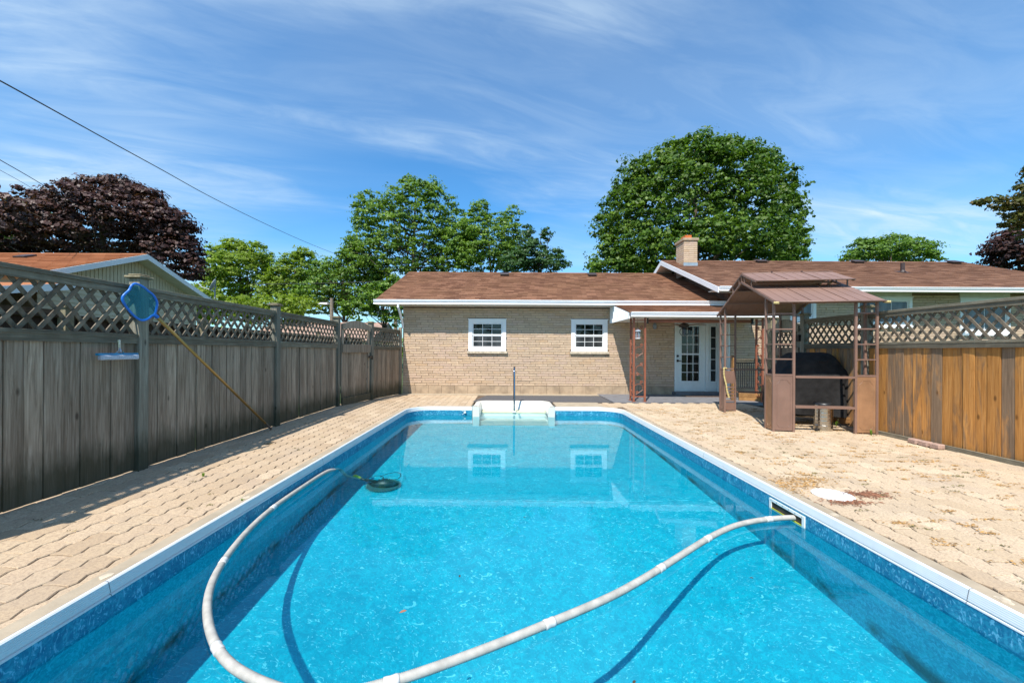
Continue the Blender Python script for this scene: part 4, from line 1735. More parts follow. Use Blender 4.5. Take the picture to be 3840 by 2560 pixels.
rB = roof('roof', 5.78, 17.2, 11.20, 3.135, 15.30, 4.745, M['shingle_dark'], hs_, back=(19.8, 2.95))
gutter(5.80, 17.2, 11.195, 3.125, rB)
b = MB()
b.b2(5.80, 17.1, 11.18, DB + 0.04, 3.05, 3.066)
b.build('soffit', M['soffit'], rB)
b = MB()
b.ext([(5.755, 11.10, 2.95), (5.755, 11.10, 3.10), (5.755, 15.30, 4.745), (5.755, 15.30, 4.58)], (0.022, 0, 0))
b.ext([(5.755, 19.8, 2.80), (5.755, 19.8, 2.94), (5.755, 15.30, 4.745), (5.755, 15.30, 4.58)], (0.022, 0, 0))
b.build('rake_board', M['white'], rB)
b = MB()
b.ext([(5.78, 11.2, 2.98), (5.78, 15.3, 4.60), (5.78, 15.3, 4.585), (5.78, 11.2, 2.965)], (0.60, 0, 0))
b.ext([(5.78, 19.6, 2.90), (5.78, 15.3, 4.60), (5.78, 15.3, 4.585), (5.78, 19.6, 2.885)], (0.60, 0, 0))
b.build('rake_soffit', M['soffit'], rB)

# porch roof
PXL, PXR = 3.12, 6.9
rP = roof('porch_roof', PXL, PXR, 10.42, 2.345, 12.25, 2.76, M['shingle'], hs_)
for ch_ in list(rP.children):
    if ch_.name.startswith('ridge'):
        bpy.data.objects.remove(ch_)
gutter(PXL + 0.03, PXR, 10.415, 2.335, rP, h=0.12)
b = MB()
b.b2(PXL + 0.03, PXR, 10.40, D - 0.03, 2.20, 2.216)
b.build('soffit', M['soffit'], rP)
k_ = 15
for k in range(k_):      # ribbed white side, strip by strip
    ya = 10.42 + (D - 0.03 - 10.42) * k / k_
    yb = 10.42 + (D - 0.03 - 10.42) * (k + 1) / k_
    f = lambda y: 2.345 + (y - 10.42) * (2.76 - 2.345) / (12.25 - 10.42) - 0.03
    b = MB()
    b.ext([(PXL - 0.012, ya + 0.01, 2.17), (PXL - 0.012, yb - 0.012, 2.17), (PXL - 0.012, yb - 0.012, f(yb - 0.012)), (PXL - 0.012, ya + 0.01, f(ya))], (0.03, 0, 0))
    b.ext([(PXL - 0.026, yb - 0.02, 2.17), (PXL - 0.026, yb - 0.005, 2.17), (PXL - 0.026, yb - 0.005, f(yb)), (PXL - 0.026, yb - 0.02, f(yb))], (0.02, 0, 0))
    b.build('side_panel', M['white'], rP)

# downspout at the left corner
b = MB()
b.tube([(-3.22, 11.84, 2.70), (-3.22, 11.84, 2.58), (-3.20, 11.95, 2.45), (-3.19, 12.26, 2.10), (-3.20, 12.30, 2.0)], 0.036, 8)
b.build('downspout', M['white'], hs_)

# roof vents
for (px, py, d, par, w_) in ((1890, 1025, 15.3, rA, 0.33), (2219, 1031, 15.3, rA, 0.33), (2853, 985, 15.0, rB, 0.40), (3214, 991, 15.0, rB, 0.40), (3576, 998, 15.0, rB, 0.40)):
    X = (px - 1905) * d / F
    zroof = (2.815 + (d - 11.9) * 0.3937) if par is rA else (3.135 + (d - 11.2) * 0.3927)
    b = MB()
    R = Euler((math.radians(21), 0, 0)).to_matrix()
    b.box((X, d, zroof + 0.035), (w_ * 0.7, 0.25, 0.07), R)
    b.box((X, d, zroof + 0.085), (w_, 0.36, 0.03), R, ch=0.008)
    b.build('roof_vent', M['dark_metal'], par)
X = (3383 - 1905) * 13.3 / F
b = MB()
zr_ = 3.135 + (13.3 - 11.2) * 0.3927
b.lathe((X, 13.3, zr_ - 0.05), [(0.10, 0.05), (0.06, 0.11), (0.056, 0.12), (0.056, 0.36)], 16)
b.box((X, 13.3, zr_ + 0.012), (0.32, 0.30, 0.01), Euler((math.radians(21.4), 0, 0)).to_matrix())
b.build('vent_pipe', M['dark_metal'], rB)

# chimney
cx0, cx1, cy0, cy1 = 6.20, 6.66, 14.30, 14.95
b = MB()
b.b2(cx0, cx1, cy0, cy1, 4.0, 5.24)
ch_ = b.build('chimney', M['mortar'], rB)
s = MB()
r = 0
z = 4.33
while z < 5.23:
    off = (r % 2) * 0.18
    for face in range(2):
        if face == 0:
            x = cx0 - 0.012 - off
            while x < cx1 + 0.012:
                a, c = max(x, cx0 - 0.012), min(x + BL, cx1 + 0.012)
                if c - a > 0.02:
                    s.b2(a, c - 0.008, cy0 - 0.013, cy0 + 0.01, z, z + BHt, random.uniform(0.02, 0.98))
                x += BL
        else:
            y = cy0 - off
            while y < cy1:
                a, c = max(y, cy0 + 0.012), min(y + BL, cy1)
                if c - a > 0.02:
                    s.b2(cx0 - 0.013, cx0 + 0.01, a, c - 0.008, z, z + BHt, random.uniform(0.02, 0.98))
                y += BL
    z += BP
    r += 1
tag(s.build('brickwork', M['brick'], ch_), kind='stuff')
ch_b = MB().b2(cx0 - 0.05, cx1 + 0.05, cy0 - 0.05, cy1 + 0.05, 5.24, 5.33, ch=0.01).build('chimney_cap', M['concrete'], ch_)
MB().b2(cx0 + 0.10, cx1 - 0.14, cy0 + 0.12, cy1 - 0.15, 5.331, 5.47).build('flue', M['flue'], ch_)
MB().b2(cx0 - 0.02, cx1 + 0.02, cy0 - 0.02, cy0 - 0.014, 4.30, 4.46).build('flashing', M['flash'], ch_)

# small wall fixtures
b = MB()
q = at(2393, 1416, D - 0.03)
b.box(q, (0.10, 0.05, 0.10), ch=0.01)
b.build('outlet_box', M['outlet'], hs_)
q = at(2455, 1222, D - 0.06)
b = MB()
b.lathe(q + Vector((0, 0, -0.10)), [(0.02, 0), (0.055, 0.04), (0.06, 0.13), (0.03, 0.17), (0.01, 0.2)], 10)
b.build('wall_lamp', M['lantern'], hs_)

# scroll columns
def scroll_panel(b, P, d, z0, z1, w_):
    """wrought scrolls in the plane spanned by d and z"""
    P = Vector(P)
    h = (z1 - z0) / 4.0
    for k in range(4):
        zb_ = z0 + k * h
        sg = 1 if k % 2 == 0 else -1
        pts = []
        for t in range(25):
            u = t / 24
            an = u * math.pi * 1.25 - 0.3
            r = (w_ * 0.46) * (1 - 0.10 * u)
            pts.append(P + d * (w_ / 2 - sg * 0.02 + sg * r * math.cos(an)) + Vector((0, 0, zb_ + h * 0.42 + r * 0.9 * math.sin(an))))
        b.tube(pts, 0.008, 5)
        for (cx_, cz_, r0) in ((w_ * 0.28, 0.16, 0.042), (w_ * 0.72, 0.72, 0.042)):
            sp_ = []
            for t in range(22):
                u = t / 21
                an = u * math.pi * 3.2 + (0 if sg > 0 else math.pi)
                r = r0 * (1 - 0.75 * u)
                sp_.append(P + d * (cx_ + r * math.cos(an)) + Vector((0, 0, zb_ + h * cz_ + r * math.sin(an))))
            b.tube(sp_, 0.008, 5)
        b.tube([P + d * (0.03 if sg > 0 else w_ - 0.03) + Vector((0, 0, zb_ + 0.02)), P + d * (w_ - 0.03 if sg > 0 else 0.03) + Vector((0, 0, zb_ + h * 0.3))], 0.008, 5)


for (X, lab) in ((3.27, 'red-brown iron scroll column at the left end of the porch'), (6.62, 'red-brown iron scroll column at the right end of the porch behind the gazebo')):
    c = thing('porch_column', (X, 10.52, 0.02), lab, 'porch column', 'iron scroll columns that carry the porch roof')
    for (ax, ay) in ((0, 0), (0.29, 0), (0.0, 0.27)):
        b = MB()
        b.b2(X + ax - 0.021, X + ax + 0.021, 10.52 + ay - 0.021, 10.52 + ay + 0.021, 0.02, 2.20)
        b.build('post', M['iron'], c)
        b = MB()
        b.b2(X + ax - 0.05, X + ax + 0.05, 10.52 + ay - 0.04, 10.52 + ay + 0.04, 0.02, 0.028)
        b.build('foot_plate', M['iron'], c)
    for z_ in (0.14, 2.12):
        b = MB()
        b.b2(X + 0.022, X + 0.268, 10.508, 10.532, z_, z_ + 0.025)
        b.b2(X - 0.012, X + 0.012, 10.542, 10.768, z_, z_ + 0.025)
        b.build('cross_bar', M['iron'], c)
    b = MB()
    scroll_panel(b, (X + 0.022, 10.52, 0), Vector((1, 0, 0)), 0.18, 2.10, 0.246)
    b.build('scrollwork', M['iron'], c)
    b = MB()
    scroll_panel(b, (X, 10.542, 0), Vector((0, 1, 0)), 0.18, 2.10, 0.226)
    b.build('scrollwork', M['iron'], c)

# rolled blind under the porch gutter
rb = thing('rolled_blind', (4.9, 10.62, 2.1), 'long red-brown rolled sun blind hanging under the porch gutter', 'blind')
b = MB()
b.tube([(3.70, 10.62, 2.125), (6.35, 10.62, 2.125)], 0.045, 12)
b.build('roll', M['iron'], rb, smooth=True)
for x in (3.66, 6.40):
    b = MB()
    b.box((x, 10.62, 2.13), (0.025, 0.08, 0.15))
    b.build('bracket', M['black_iron'], rb)
b = MB()
b.tube([(6.38, 10.60, 2.08), (6.38, 10.60, 1.86)], 0.006, 6)
b.tube([(6.35, 10.60, 1.86), (6.41, 10.60, 1.86)], 0.008, 6)
b.build('pull_cord', M['black_iron'], rb)

fan = thing('ceiling_fan', (4.87, 11.2, 2.2), 'dark ceiling fan with caged lantern light under the porch roof', 'ceiling fan')
MB().lathe((4.87, 11.2, 1.98), [(0.05, 0), (0.12, 0.02), (0.14, 0.08), (0.09, 0.12), (0.03, 0.14), (0.03, 0.22)], 16).build('motor', M['black_iron'], fan, smooth=True)
for k in range(5):
    a = k * 2 * math.pi / 5 + 0.1
    b = MB()
    b.bar((4.87 + 0.13 * math.cos(a), 11.2 + 0.13 * math.sin(a), 2.06), (4.87 + 0.62 * math.cos(a), 11.2 + 0.62 * math.sin(a), 2.06), 0.12, 0.008)
    b.build('blade', M['mat'], fan)
b = MB()
for k in range(6):
    a = k * math.pi / 3
    b.tube([(4.87 + r_ * math.cos(a), 11.2 + r_ * math.sin(a), 1.98 - z_) for r_, z_ in ((0.07, 0), (0.12, 0.06), (0.13, 0.13), (0.08, 0.2), (0.02, 0.23))], 0.005, 5)
b.build('lamp_cage', M['black_iron'], fan)
MB().lathe((4.87, 11.2, 1.80), [(0.03, 0), (0.05, 0.05), (0.05, 0.14), (0.03, 0.17)], 12).build('lamp_glass', M['pane_b'], fan, smooth=True)

q = at(2391, 1253, 10.56)
ln = thing('hanging_lantern', q, 'pale blue birdcage lantern hanging in the left scroll column', 'lantern')
MB().lathe(q + Vector((0, 0, -0.12)), [(0.075, 0), (0.08, 0.012), (0.06, 0.02)], 10).build('base', M['white'], ln)
b = MB()
for k in range(8):
    a = k * math.pi / 4
    b.tube([q + Vector((0.055 * math.cos(a), 0.055 * math.sin(a), -0.10)), q + Vector((0.055 * math.cos(a), 0.055 * math.sin(a), 0.07))], 0.011, 5)
b.build('cage', M['lantern'], ln)
MB().lathe(q + Vector((0, 0, 0.07)), [(0.085, 0), (0.07, 0.03), (0.03, 0.06), (0.012, 0.09)], 10).build('roof_cap', M['lantern'], ln)
MB().tube([q + Vector((0, 0, 0.15)), q + Vector((0.0, 0, 0.42))], 0.004, 5).build('hook', M['black_iron'], ln)

b = MB()
b.box((5.62, 11.82, 0.029), (0.95, 0.34, 0.014), Matrix.Rotation(-0.03, 3, 'Z'), ch=0.004)
tag(b.build('door_mat', M['mat']), 'brown ribbed door mat on the porch slab before the glazed door', 'door mat')

# railing right of the porch
rl = thing('stair_railing', (7.0, 11.0, 0), 'black baluster railing with wooden handrail right of the porch', 'railing')
b = MB()
b.b2(6.20, 7.25, 10.98, 11.06, 1.10, 1.14)
b.b2(6.20, 7.25, 10.995, 11.045, 1.05, 1.098)
b.build('handrail', M['fence_rail'], rl)
for z_ in (0.34, 1.02):
    MB().b2(6.22, 7.25, 11.01, 11.03, z_, z_ + 0.025).build('rail', M['black_iron'], rl)
bal = MB().box((0, 0, 0), (0.014, 0.014, 0.66)).mesh('baluster', M['black_iron'])
for k in range(17):
    inst('baluster', bal, rl, Matrix.Translation((6.27 + k * 0.06, 11.02, 0.69)))
MB().b2(6.10, 6.19, 10.97, 11.06, 0.02, 1.22, ch=0.004).build('newel_post', M['sleeper'], rl)

pb = thing('planter_edging', (6.9, 10.7, 0), 'low orange garden timber edging a planted bed behind the gazebo', 'garden edging')
b = MB()
b.bar((6.25, 10.95, 0.06), (7.05, 10.60, 0.06), 0.09, 0.10, ch=0.004)
b.build('timber', M['sleeper'], pb)
b = MB()
b.bar((6.25, 10.96, 0.165), (7.05, 10.61, 0.165), 0.085, 0.10, ch=0.004)
b.build('timber', M['sleeper'], pb)


def tuft(name, c, n, h, wd, lab, cat, spread=0.6):
    b = MB()
    c = Vector(c)
    for k in range(n):
        a = random.uniform(0, 6.28)
        d_ = Vector((math.cos(a), math.sin(a), 0))
        s_ = Vector((-d_.y, d_.x, 0))
        hh = h * random.uniform(0.6, 1.1)
        sp_ = spread * random.uniform(0.4, 1.1) * h
        p0 = c + d_ * 0.01
        p1 = c + d_ * sp_ * 0.5 + Vector((0, 0, hh * 0.75))
        p2 = c + d_ * sp_ + Vector((0, 0, hh * random.uniform(0.6, 1.0)))
        b.add([p0 - s_ * wd * 0.2, p0 + s_ * wd * 0.2, p1 + s_ * wd, p1 - s_ * wd, p2], [(0, 1, 2, 3), (3, 2, 4)], random.uniform(0.02, 0.98))
    return tag(b.build(name, M['weed'], fix=False), lab, cat)


tuft('hosta_plant', (7.02, 10.98, 0.10), 44, 0.34, 0.032, 'leafy green plant in the bed behind the gazebo', 'plant', 0.9)
tuft('weed', at(3136, 1597, 7.1) * 1.0, 14, 0.10, 0.012, 'small bright green weed beside the steel bin under the grill', 'weed')
tuft('weed', Vector((at(3268, 1628, 6.5).x, 6.50, 0.0)), 14, 0.10, 0.008, 'yellow-green weed growing against the right front gazebo panel', 'weed', 0.3)
tuft('weed', Vector((-3.12, 4.15, gz(-3.12, 4.15))), 8, 0.05, 0.007, 'tiny weed in the paving at the edge of the fence shadow', 'weed')
tuft('weed', Vector((-2.33, 3.55, 0.0)), 8, 0.02, 0.006, 'tiny weed in the joint beside the left coping', 'weed', 1.4)


# ================================================================== GAZEBO
gz_root = thing('grill_gazebo', (5.35, 7.85, 0), 'brown steel grill gazebo with two-tier metal roof on the right of the pool', 'gazebo')
GC = Vector((5.385, 7.84, 0))
GR = Matrix.Rotation(math.radians(-8.0), 3, 'Z')


def G(x, y, z):
    return GC + GR @ Vector((x, y, z))


def gbox(b, x0, x1, y0, y1, z0, z1, ch=0.0):
    b.box(G((x0 + x1) / 2, (y0 + y1) / 2, (z0 + z1) / 2), (x1 - x0, y1 - y0, z1 - z0), GR, ch=ch)


def gtri(b, pts, vec):
    b.ext([G(*p) for p in pts], GR @ Vector(vec))


hx, hy = 0.775, 1.17
PZ = 2.10


def roof_low(y):
    return 2.70 - abs(y) * 0.425


def gz_panel(x0, y0, x1, y1, mat):
    """solid lower panel with an embossed outline between two posts"""
    A_, B_ = G(x0, y0, 0), G(x1, y1, 0)
    d_ = (B_ - A_).normalized()
    n_ = Vector((d_.y, -d_.x, 0))
    b = MB()
    b.bar(A_ + Vector((0, 0, 0.475)), B_ + Vector((0, 0, 0.475)), 0.012, 0.91)
    o = b.build('lower_panel', mat, gz_root)
    L = (B_ - A_).length
    e = MB()
    m = 0.035
    oc = [(m, 0.12), (m + 0.035, 0.075), (L - m - 0.035, 0.075), (L - m, 0.12), (L - m, 0.80), (L - m - 0.035, 0.83), (L - m - 0.05, 0.865), (m + 0.05, 0.865), (m + 0.035, 0.83), (m, 0.80)]
    for sgn in (-1, 1):
        P_ = [A_ + d_ * u + Vector((0, 0, z)) + n_ * sgn * 0.007 for u, z in oc]
        e.tube(P_, 0.004, 5, closed=True)
    e.build('embossed_outline', mat, o)
    return o


def gz_corner(sx_, sy_):
    # three uprights in an L, rungs between them
    cx, cy = sx_ * hx, sy_ * hy
    ax, ay = cx - sx_ * 0.31, cy
    bx, by = cx, cy - sy_ * 0.26
    for (x, y) in ((cx, cy), (ax, ay), (bx, by)):
        b = MB()
        top = roof_low(y) - 0.03
        gbox(b, x - 0.017, x + 0.017, y - 0.017, y + 0.017, 0.0, top)
        b.build('post', M['gazebo'], gz_root)
    x0, x1 = sorted((cx, ax))
    y0, y1 = sorted((cy, by))
    for k, z in enumerate((0.93, 1.20, 1.45, 1.70, 1.96)):
        b = MB()
        hgt = 0.03 if k == 0 else 0.02
        gbox(b, x0 + 0.018, x1 - 0.018, cy - 0.011, cy + 0.011, z, z + hgt)
        gbox(b, cx - 0.011, cx + 0.011, y0 + 0.018, y1 - 0.018, z, z + hgt)
        b.build('rung', M['gazebo'], gz_root)
    if sy_ < 0 or sx_ < 0:
        if not (sx_ < 0 and sy_ > 0):
            gz_panel(x0 + 0.018, cy, x1 - 0.018, cy, M['gazebo'] if sx_ < 0 else M['gazebo_rust'])
        if sx_ < 0:
            gz_panel(cx, y0 + 0.018, cx, y1 - 0.018, M['gazebo_rust'] if sy_ < 0 else M['gazebo'])


for sx_ in (-1, 1):
    for sy_ in (-1, 1):
        gz_corner(sx_, sy_)
# louvred box of the far left corner
for k in range(5):
    b = MB()
    gbox(b, -hx + 0.02, -hx + 0.29, hy - 0.02, hy + 0.02, 0.22 + k * 0.075, 0.25 + k * 0.075)
    b.build('louvre', M['gazebo'], gz_root)
for z0_, z1_ in ((0.02, 0.19), (0.62, 0.90)):
    b = MB()
    gbox(b, -hx + 0.02, -hx + 0.30, hy - 0.01, hy + 0.01, z0_, z1_)
    b.build('back_panel', M['gazebo'], gz_root)
# counters between the corners
for (z, nm) in ((0.90, 'upper_shelf'), (0.40, 'lower_shelf')):
    b = MB()
    gbox(b, -hx + 0.33, hx - 0.33, -hy - 0.03, -hy + (0.02 if nm == 'upper_shelf' else 0.10), z, z + 0.035)
    b.build(nm, M['gazebo'], gz_root)
    b = MB()
    gbox(b, -hx + 0.33, hx - 0.33, hy - 0.05, hy + 0.02, z + 0.02, z + 0.05)
    b.build(nm, M['gazebo'], gz_root)
# beams
b = MB()
for sy_ in (-1, 1):
    gbox(b, -hx, hx, sy_ * hy - 0.015, sy_ * hy + 0.015, roof_low(hy) - 0.065, roof_low(hy) - 0.035)
b.build('eave_beam', M['gazebo'], gz_root)
RXo = 0.805
for sx_ in (-1, 1):
    b = MB()
    for sy_ in (-1, 1):
        b.bar(G(sx_ * RXo, sy_ * 1.29, roof_low(1.29) - 0.012), G(sx_ * RXo, 0.0, roof_low(0) - 0.012), 0.03, 0.035)
    b.build('gable_rafter', M['gazebo'], gz_root)
    b = MB()
    for sy_ in (-1, 1):
        b.bar(G(sx_ * RXo, sy_ * 0.60, 2.605), G(sx_ * RXo, 0.0, 2.838), 0.03, 0.03)
        b.bar(G(sx_ * RXo, sy_ * 0.42, roof_low(0.42)), G(sx_ * RXo, sy_ * 0.42, 2.68), 0.018, 0.018, up=(0, 1, 0))
        b.bar(G(sx_ * RXo, sy_ * 0.12, roof_low(0.12)), G(sx_ * RXo, sy_ * 0.12, 2.80), 0.018, 0.018, up=(0, 1, 0))
    b.bar(G(sx_ * RXo, 0, roof_low(0)), G(sx_ * RXo, 0, 2.83), 0.018, 0.018, up=(0, 1, 0))
    b.build('vent_truss', M['gazebo'], gz_root)
b = MB()
gbox(b, -RXo, RXo, -0.02, 0.02, 2.655, 2.685)
for y_ in (-0.72, 0.72):
    gbox(b, -RXo, RXo, y_ - 0.015, y_ + 0.015, roof_low(y_) - 0.055, roof_low(y_) - 0.025)
b.build('purlin', M['gazebo'], gz_root)


def gz_sheets(name, y_low, z_low, y_high, z_high, n):
    for k in range(n):
        xa = -RXo + 2 * RXo * k / n
        xb = -RXo + 2 * RXo * (k + 1) / n
        b = MB()
        gtri(b, [(xa, y_low, z_low), (xb - 0.004, y_low, z_low), (xb - 0.004, y_high, z_high), (xa, y_high, z_high)], (0, 0, 0.006))
        seam = 0.012 if k % 3 == 2 else 0.005
        if k < n - 1:
            gtri(b, [(xb - 0.008, y_low, z_low + 0.006), (xb + 0.002, y_low, z_low + 0.006), (xb + 0.002, y_high, z_high + 0.006), (xb - 0.008, y_high, z_high + 0.006)], (0, 0, seam))
        b.build(name, M['gazebo_roof'], gz_root)


for sy_ in (-1, 1):
    gz_sheets('roof_sheet', sy_ * 1.32, roof_low(1.32) + 0.012, sy_ * 0.36, roof_low(0.36) + 0.012, 9)
    gz_sheets('vent_roof_sheet', sy_ * 0.62, 2.615, sy_ * 0.0, 2.858, 9)
b = MB()
for sy_ in (-1, 1):
    b.tube([G(-RXo, sy_ * 1.325, roof_low(1.325) + 0.012), G(RXo, sy_ * 1.325, roof_low(1.325) + 0.012)], 0.014, 8)
    b.tube([G(-RXo, sy_ * 0.625, 2.615), G(RXo, sy_ * 0.625, 2.615)], 0.011, 8)
b.tube([G(-RXo, 0, 2.865), G(RXo, 0, 2.865)], 0.013, 8)
b.build('roof_edge_trim', M['gazebo'], gz_root, smooth=True)
for k in range(1, 3):
    for kk in (0,):
        MB().lathe(G(-RXo + 2 * RXo * k / 3, 0, 2.87), [(0.02, 0), (0.022, 0.012), (0.01, 0.02)], 8).build('ridge_knob', M['dark_metal'], gz_root)
for (x_, y_) in ((-RXo - 0.01, -1.325), (RXo + 0.01, -1.325)):
    MB().tube([G(x_ - 0.02, y_ + 0.02, roof_low(1.325) + 0.0), G(x_ + 0.03, y_ - 0.03, roof_low(1.325) - 0.01)], 0.02, 8).build('corner_cap', M['rope'], gz_root)

# rope on the far left corner
b = MB()
rp = [G(-hx - 0.02, hy - 0.26, 0.98), G(-hx - 0.03, hy - 0.29, 0.95), G(-hx - 0.03, hy - 0.30, 0.80), G(-hx - 0.0, hy - 0.33, 0.62), G(-hx + 0.02, hy - 0.33, 0.48), G(-hx + 0.06, hy - 0.33, 0.34)]
b.tube(catmull(rp, 5), [0.010 + 0.004 * (k % 2) + 0.008 * (k / 25) for k in range(26)], 6)
b.tube([G(-hx + 0.03 * math.cos(a), hy - 0.26 + 0.03 * math.sin(a), 0.97 + 0.01 * math.sin(2 * a)) for a in [k * math.pi / 5 for k in range(10)]], 0.012, 6, closed=True)
tag(b.build('rope', M['rope']), 'frayed straw-coloured rope tied to the far left gazebo corner', 'rope')

# ---- covered grill
gr = thing('covered_grill', G(0.05, -0.25, 0), 'large barbecue under a black fabric cover inside the gazebo', 'grill')
gl = Vector((0.26, -0.22, 0))
b = MB()
layers = [  # z, half x, half y, wobble
    (0.20, 0.610, 0.31, 0.030), (0.42, 0.605, 0.30, 0.032), (0.60, 0.600, 0.30, 0.022), (0.76, 0.600, 0.30, 0.014), (0.86, 0.615, 0.31, 0.008), (0.92, 0.615, 0.31, 0.004),
    (0.945, 0.605, 0.30, 0.0), (0.99, 0.57, 0.285, 0.0), (1.05, 0.49, 0.28, 0.0), (1.16, 0.43, 0.265, 0.003), (1.25, 0.37, 0.23, 0.003), (1.31, 0.30, 0.17, 0.0), (1.325, 0.22, 0.10, 0.0)]
NS = 72
for (z, ax, ay, wb) in layers:
    for k in range(NS):
        a = 2 * math.pi * k / NS
        ca, sa = math.cos(a), math.sin(a)
        e = 0.32
        x = ax * math.copysign(abs(ca) ** e, ca)
        y = ay * math.copysign(abs(sa) ** e, sa)
        f = 1 + 0.0
        wv = wb * (math.sin(a * 9 + z * 2.5) + 0.6 * math.sin(a * 17 - z * 4) + 0.5 * math.sin(a * 5 + 1))
        q = G(gl.x + x, gl.y + y, z - (0.03 * math.sin(a * 4 + 0.6) if z < 0.3 else 0))
        nrm_ = GR @ Vector((ca, sa, 0))
        b.v.append(tuple(q + nrm_ * wv * 1.6))
for i in range(len(layers) - 1):
    for k in range(NS):
        b.f.append((i * NS + k, i * NS + (k + 1) % NS, (i + 1) * NS + (k + 1) % NS, (i + 1) * NS + k))
        b.r.append(0)
b.f.append(tuple((len(layers) - 1) * NS + k for k in range(NS)))
b.r.append(0)
b.build('cover', M['cover'], gr, smooth=True)
b = MB()
b.tube([G(gl.x - 0.61, gl.y - 0.315, 0.90), G(gl.x + 0.61, gl.y - 0.315, 0.90)], 0.006, 6)
b.build('cover_seam', M['cover'], gr)
b = MB()
b.tube([G(gl.x + 0.03, gl.y - 0.29, 1.17), G(gl.x + 0.10, gl.y - 0.30, 1.16), G(gl.x + 0.17, gl.y - 0.29, 1.17)], 0.010, 6)
b.build('cover_handle', M['cover'], gr)
b = MB()
gbox(b, gl.x - 0.60, gl.x + 0.60, gl.y - 0.26, gl.y + 0.26, 0.14, 0.17)
b.build('base_shelf', M['steel'], gr)
for (x_, y_) in ((-0.55, -0.24), (0.55, -0.24), (-0.55, 0.24), (0.55, 0.24)):
    b = MB()
    gbox(b, gl.x + x_ - 0.02, gl.x + x_ + 0.02, gl.y + y_ - 0.02, gl.y + y_ + 0.02, 0.08, 0.90)
    b.build('leg', M['black_iron'], gr)
    b = MB()
    q = G(gl.x + x_, gl.y + y_, 0.04)
    ax_ = GR @ Vector((1, 0, 0))
    b.tube([q - ax_ * 0.015, q + ax_ * 0.015], 0.04, 14)
    b.build('caster', M['black'], gr)
b = MB()
gbox(b, gl.x + 0.45, gl.x + 0.58, gl.y - 0.33, gl.y - 0.28, 0.07, 0.17)
b.build('wood_block', M['sleeper'], gr)

# ---- steel bin
bx_ = Vector((5.40, 6.93, 0.0))
bn = thing('steel_bin', bx_, 'stainless steel step bin with dark lid standing before the covered grill', 'bin')
b = MB()
b.lathe(bx_, [(0.132, 0.0), (0.136, 0.012), (0.136, 0.09), (0.1335, 0.095), (0.136, 0.10), (0.136, 0.43)], 32)
b.build('body', M['steel'], bn, smooth=False)
for k in range(4):
    b = MB()
    b.lathe(bx_ + Vector((0, 0, 0.16 + k * 0.065)), [(0.1362, 0), (0.1375, 0.006), (0.1375, 0.010), (0.1362, 0.016)], 32, cap=False)
    b.build('ring', M['steel'], bn, smooth=True)
MB().lathe(bx_ + Vector((0, 0, 0.431)), [(0.141, 0), (0.141, 0.022), (0.11, 0.045), (0.0, 0.055)], 32, cap=False).build('lid', M['black'], bn, smooth=True)
MB().box(bx_ + Vector((-0.16, -0.07, 0.018)), (0.10, 0.05, 0.012), Matrix.Rotation(0.5, 3, 'Z')).build('pedal', M['black'], bn)

# loose stones by the right fence
for k, (px, py, lab) in enumerate(((3438, 1659, 'leftmost of three loose stone blocks against the right fence'), (3468, 1668, 'middle one of three loose stone blocks against the right fence'), (3497, 1676, 'rightmost and nearest loose stone block against the right fence'))):
    y_ = 5.92 - k * 0.155
    b = MB()
    b.box((5.955, y_, 0.035), (0.10, 0.13, 0.07), Matrix.Rotation(0.06 * (k - 1), 3, 'Z'), ch=0.012)
    tag(b.build('stone_block', M['red_block']), lab, 'stone block', 'loose stone blocks by the right fence')


# ================================================================== NET, POLE, BRUSH
nt_ = thing('skimmer_net', (-3.70, 6.55, 0.05), 'blue pool leaf net on a long gold pole leaning on the left fence post', 'pool net')
pA = Vector((-3.78, 6.47, 0.06))
pC = at(590, 1190, 4.33)
tip = pA.lerp(pC, 0.07)
MB().tube([pA, tip], 0.017, 10).build('pole_tip', M['pole_tip'], nt_)
MB().tube([tip, pA.lerp(pC, 0.72), pC], [0.0165, 0.0165, 0.0165], 12).build('pole', M['pole'], nt_, smooth=True)
dn = 3.93
ring_px = [(580, 1178), (585, 1160), (588, 1134), (575, 1108), (556, 1092), (536, 1076), (509, 1064), (492, 1071), (483, 1088), (462, 1108), (459, 1126), (474, 1152), (501, 1183), (528, 1200), (551, 1197), (566, 1186)]
ringp = [at(px, py, 4.02 + (px - 459) / 128 * 0.30) for px, py in ring_px]
rc = catmull(ringp + [ringp[0]], 4)[:-1]
MB().tube(rc, 0.0115, 8, closed=True).build('net_frame', M['blue'], nt_, smooth=True)
b = MB()
cen = sum(ringp, Vector()) / len(ringp)
R0 = len(rc)
K = 6
for j in range(K + 1):
    f = 1 - j / K
    for p in rc:
        q = cen + (p - cen) * f
        q = q + Vector((0, 0.045 * (1 - f * f), 0))
        b.v.append(tuple(q))
for j in range(K):
    for k in range(R0):
        b.f.append((j * R0 + k, j * R0 + (k + 1) % R0, (j + 1) * R0 + (k + 1) % R0, (j + 1) * R0 + k))
        b.r.append(0)
b.build('net_mesh', M['net'], nt_, smooth=True, fix=False)
MB().tube([pC, pC.lerp(cen, 0.12), ringp[0].lerp(ringp[-1], 0.5)], [0.021, 0.019, 0.012], 10).build('socket', M['blue'], nt_)

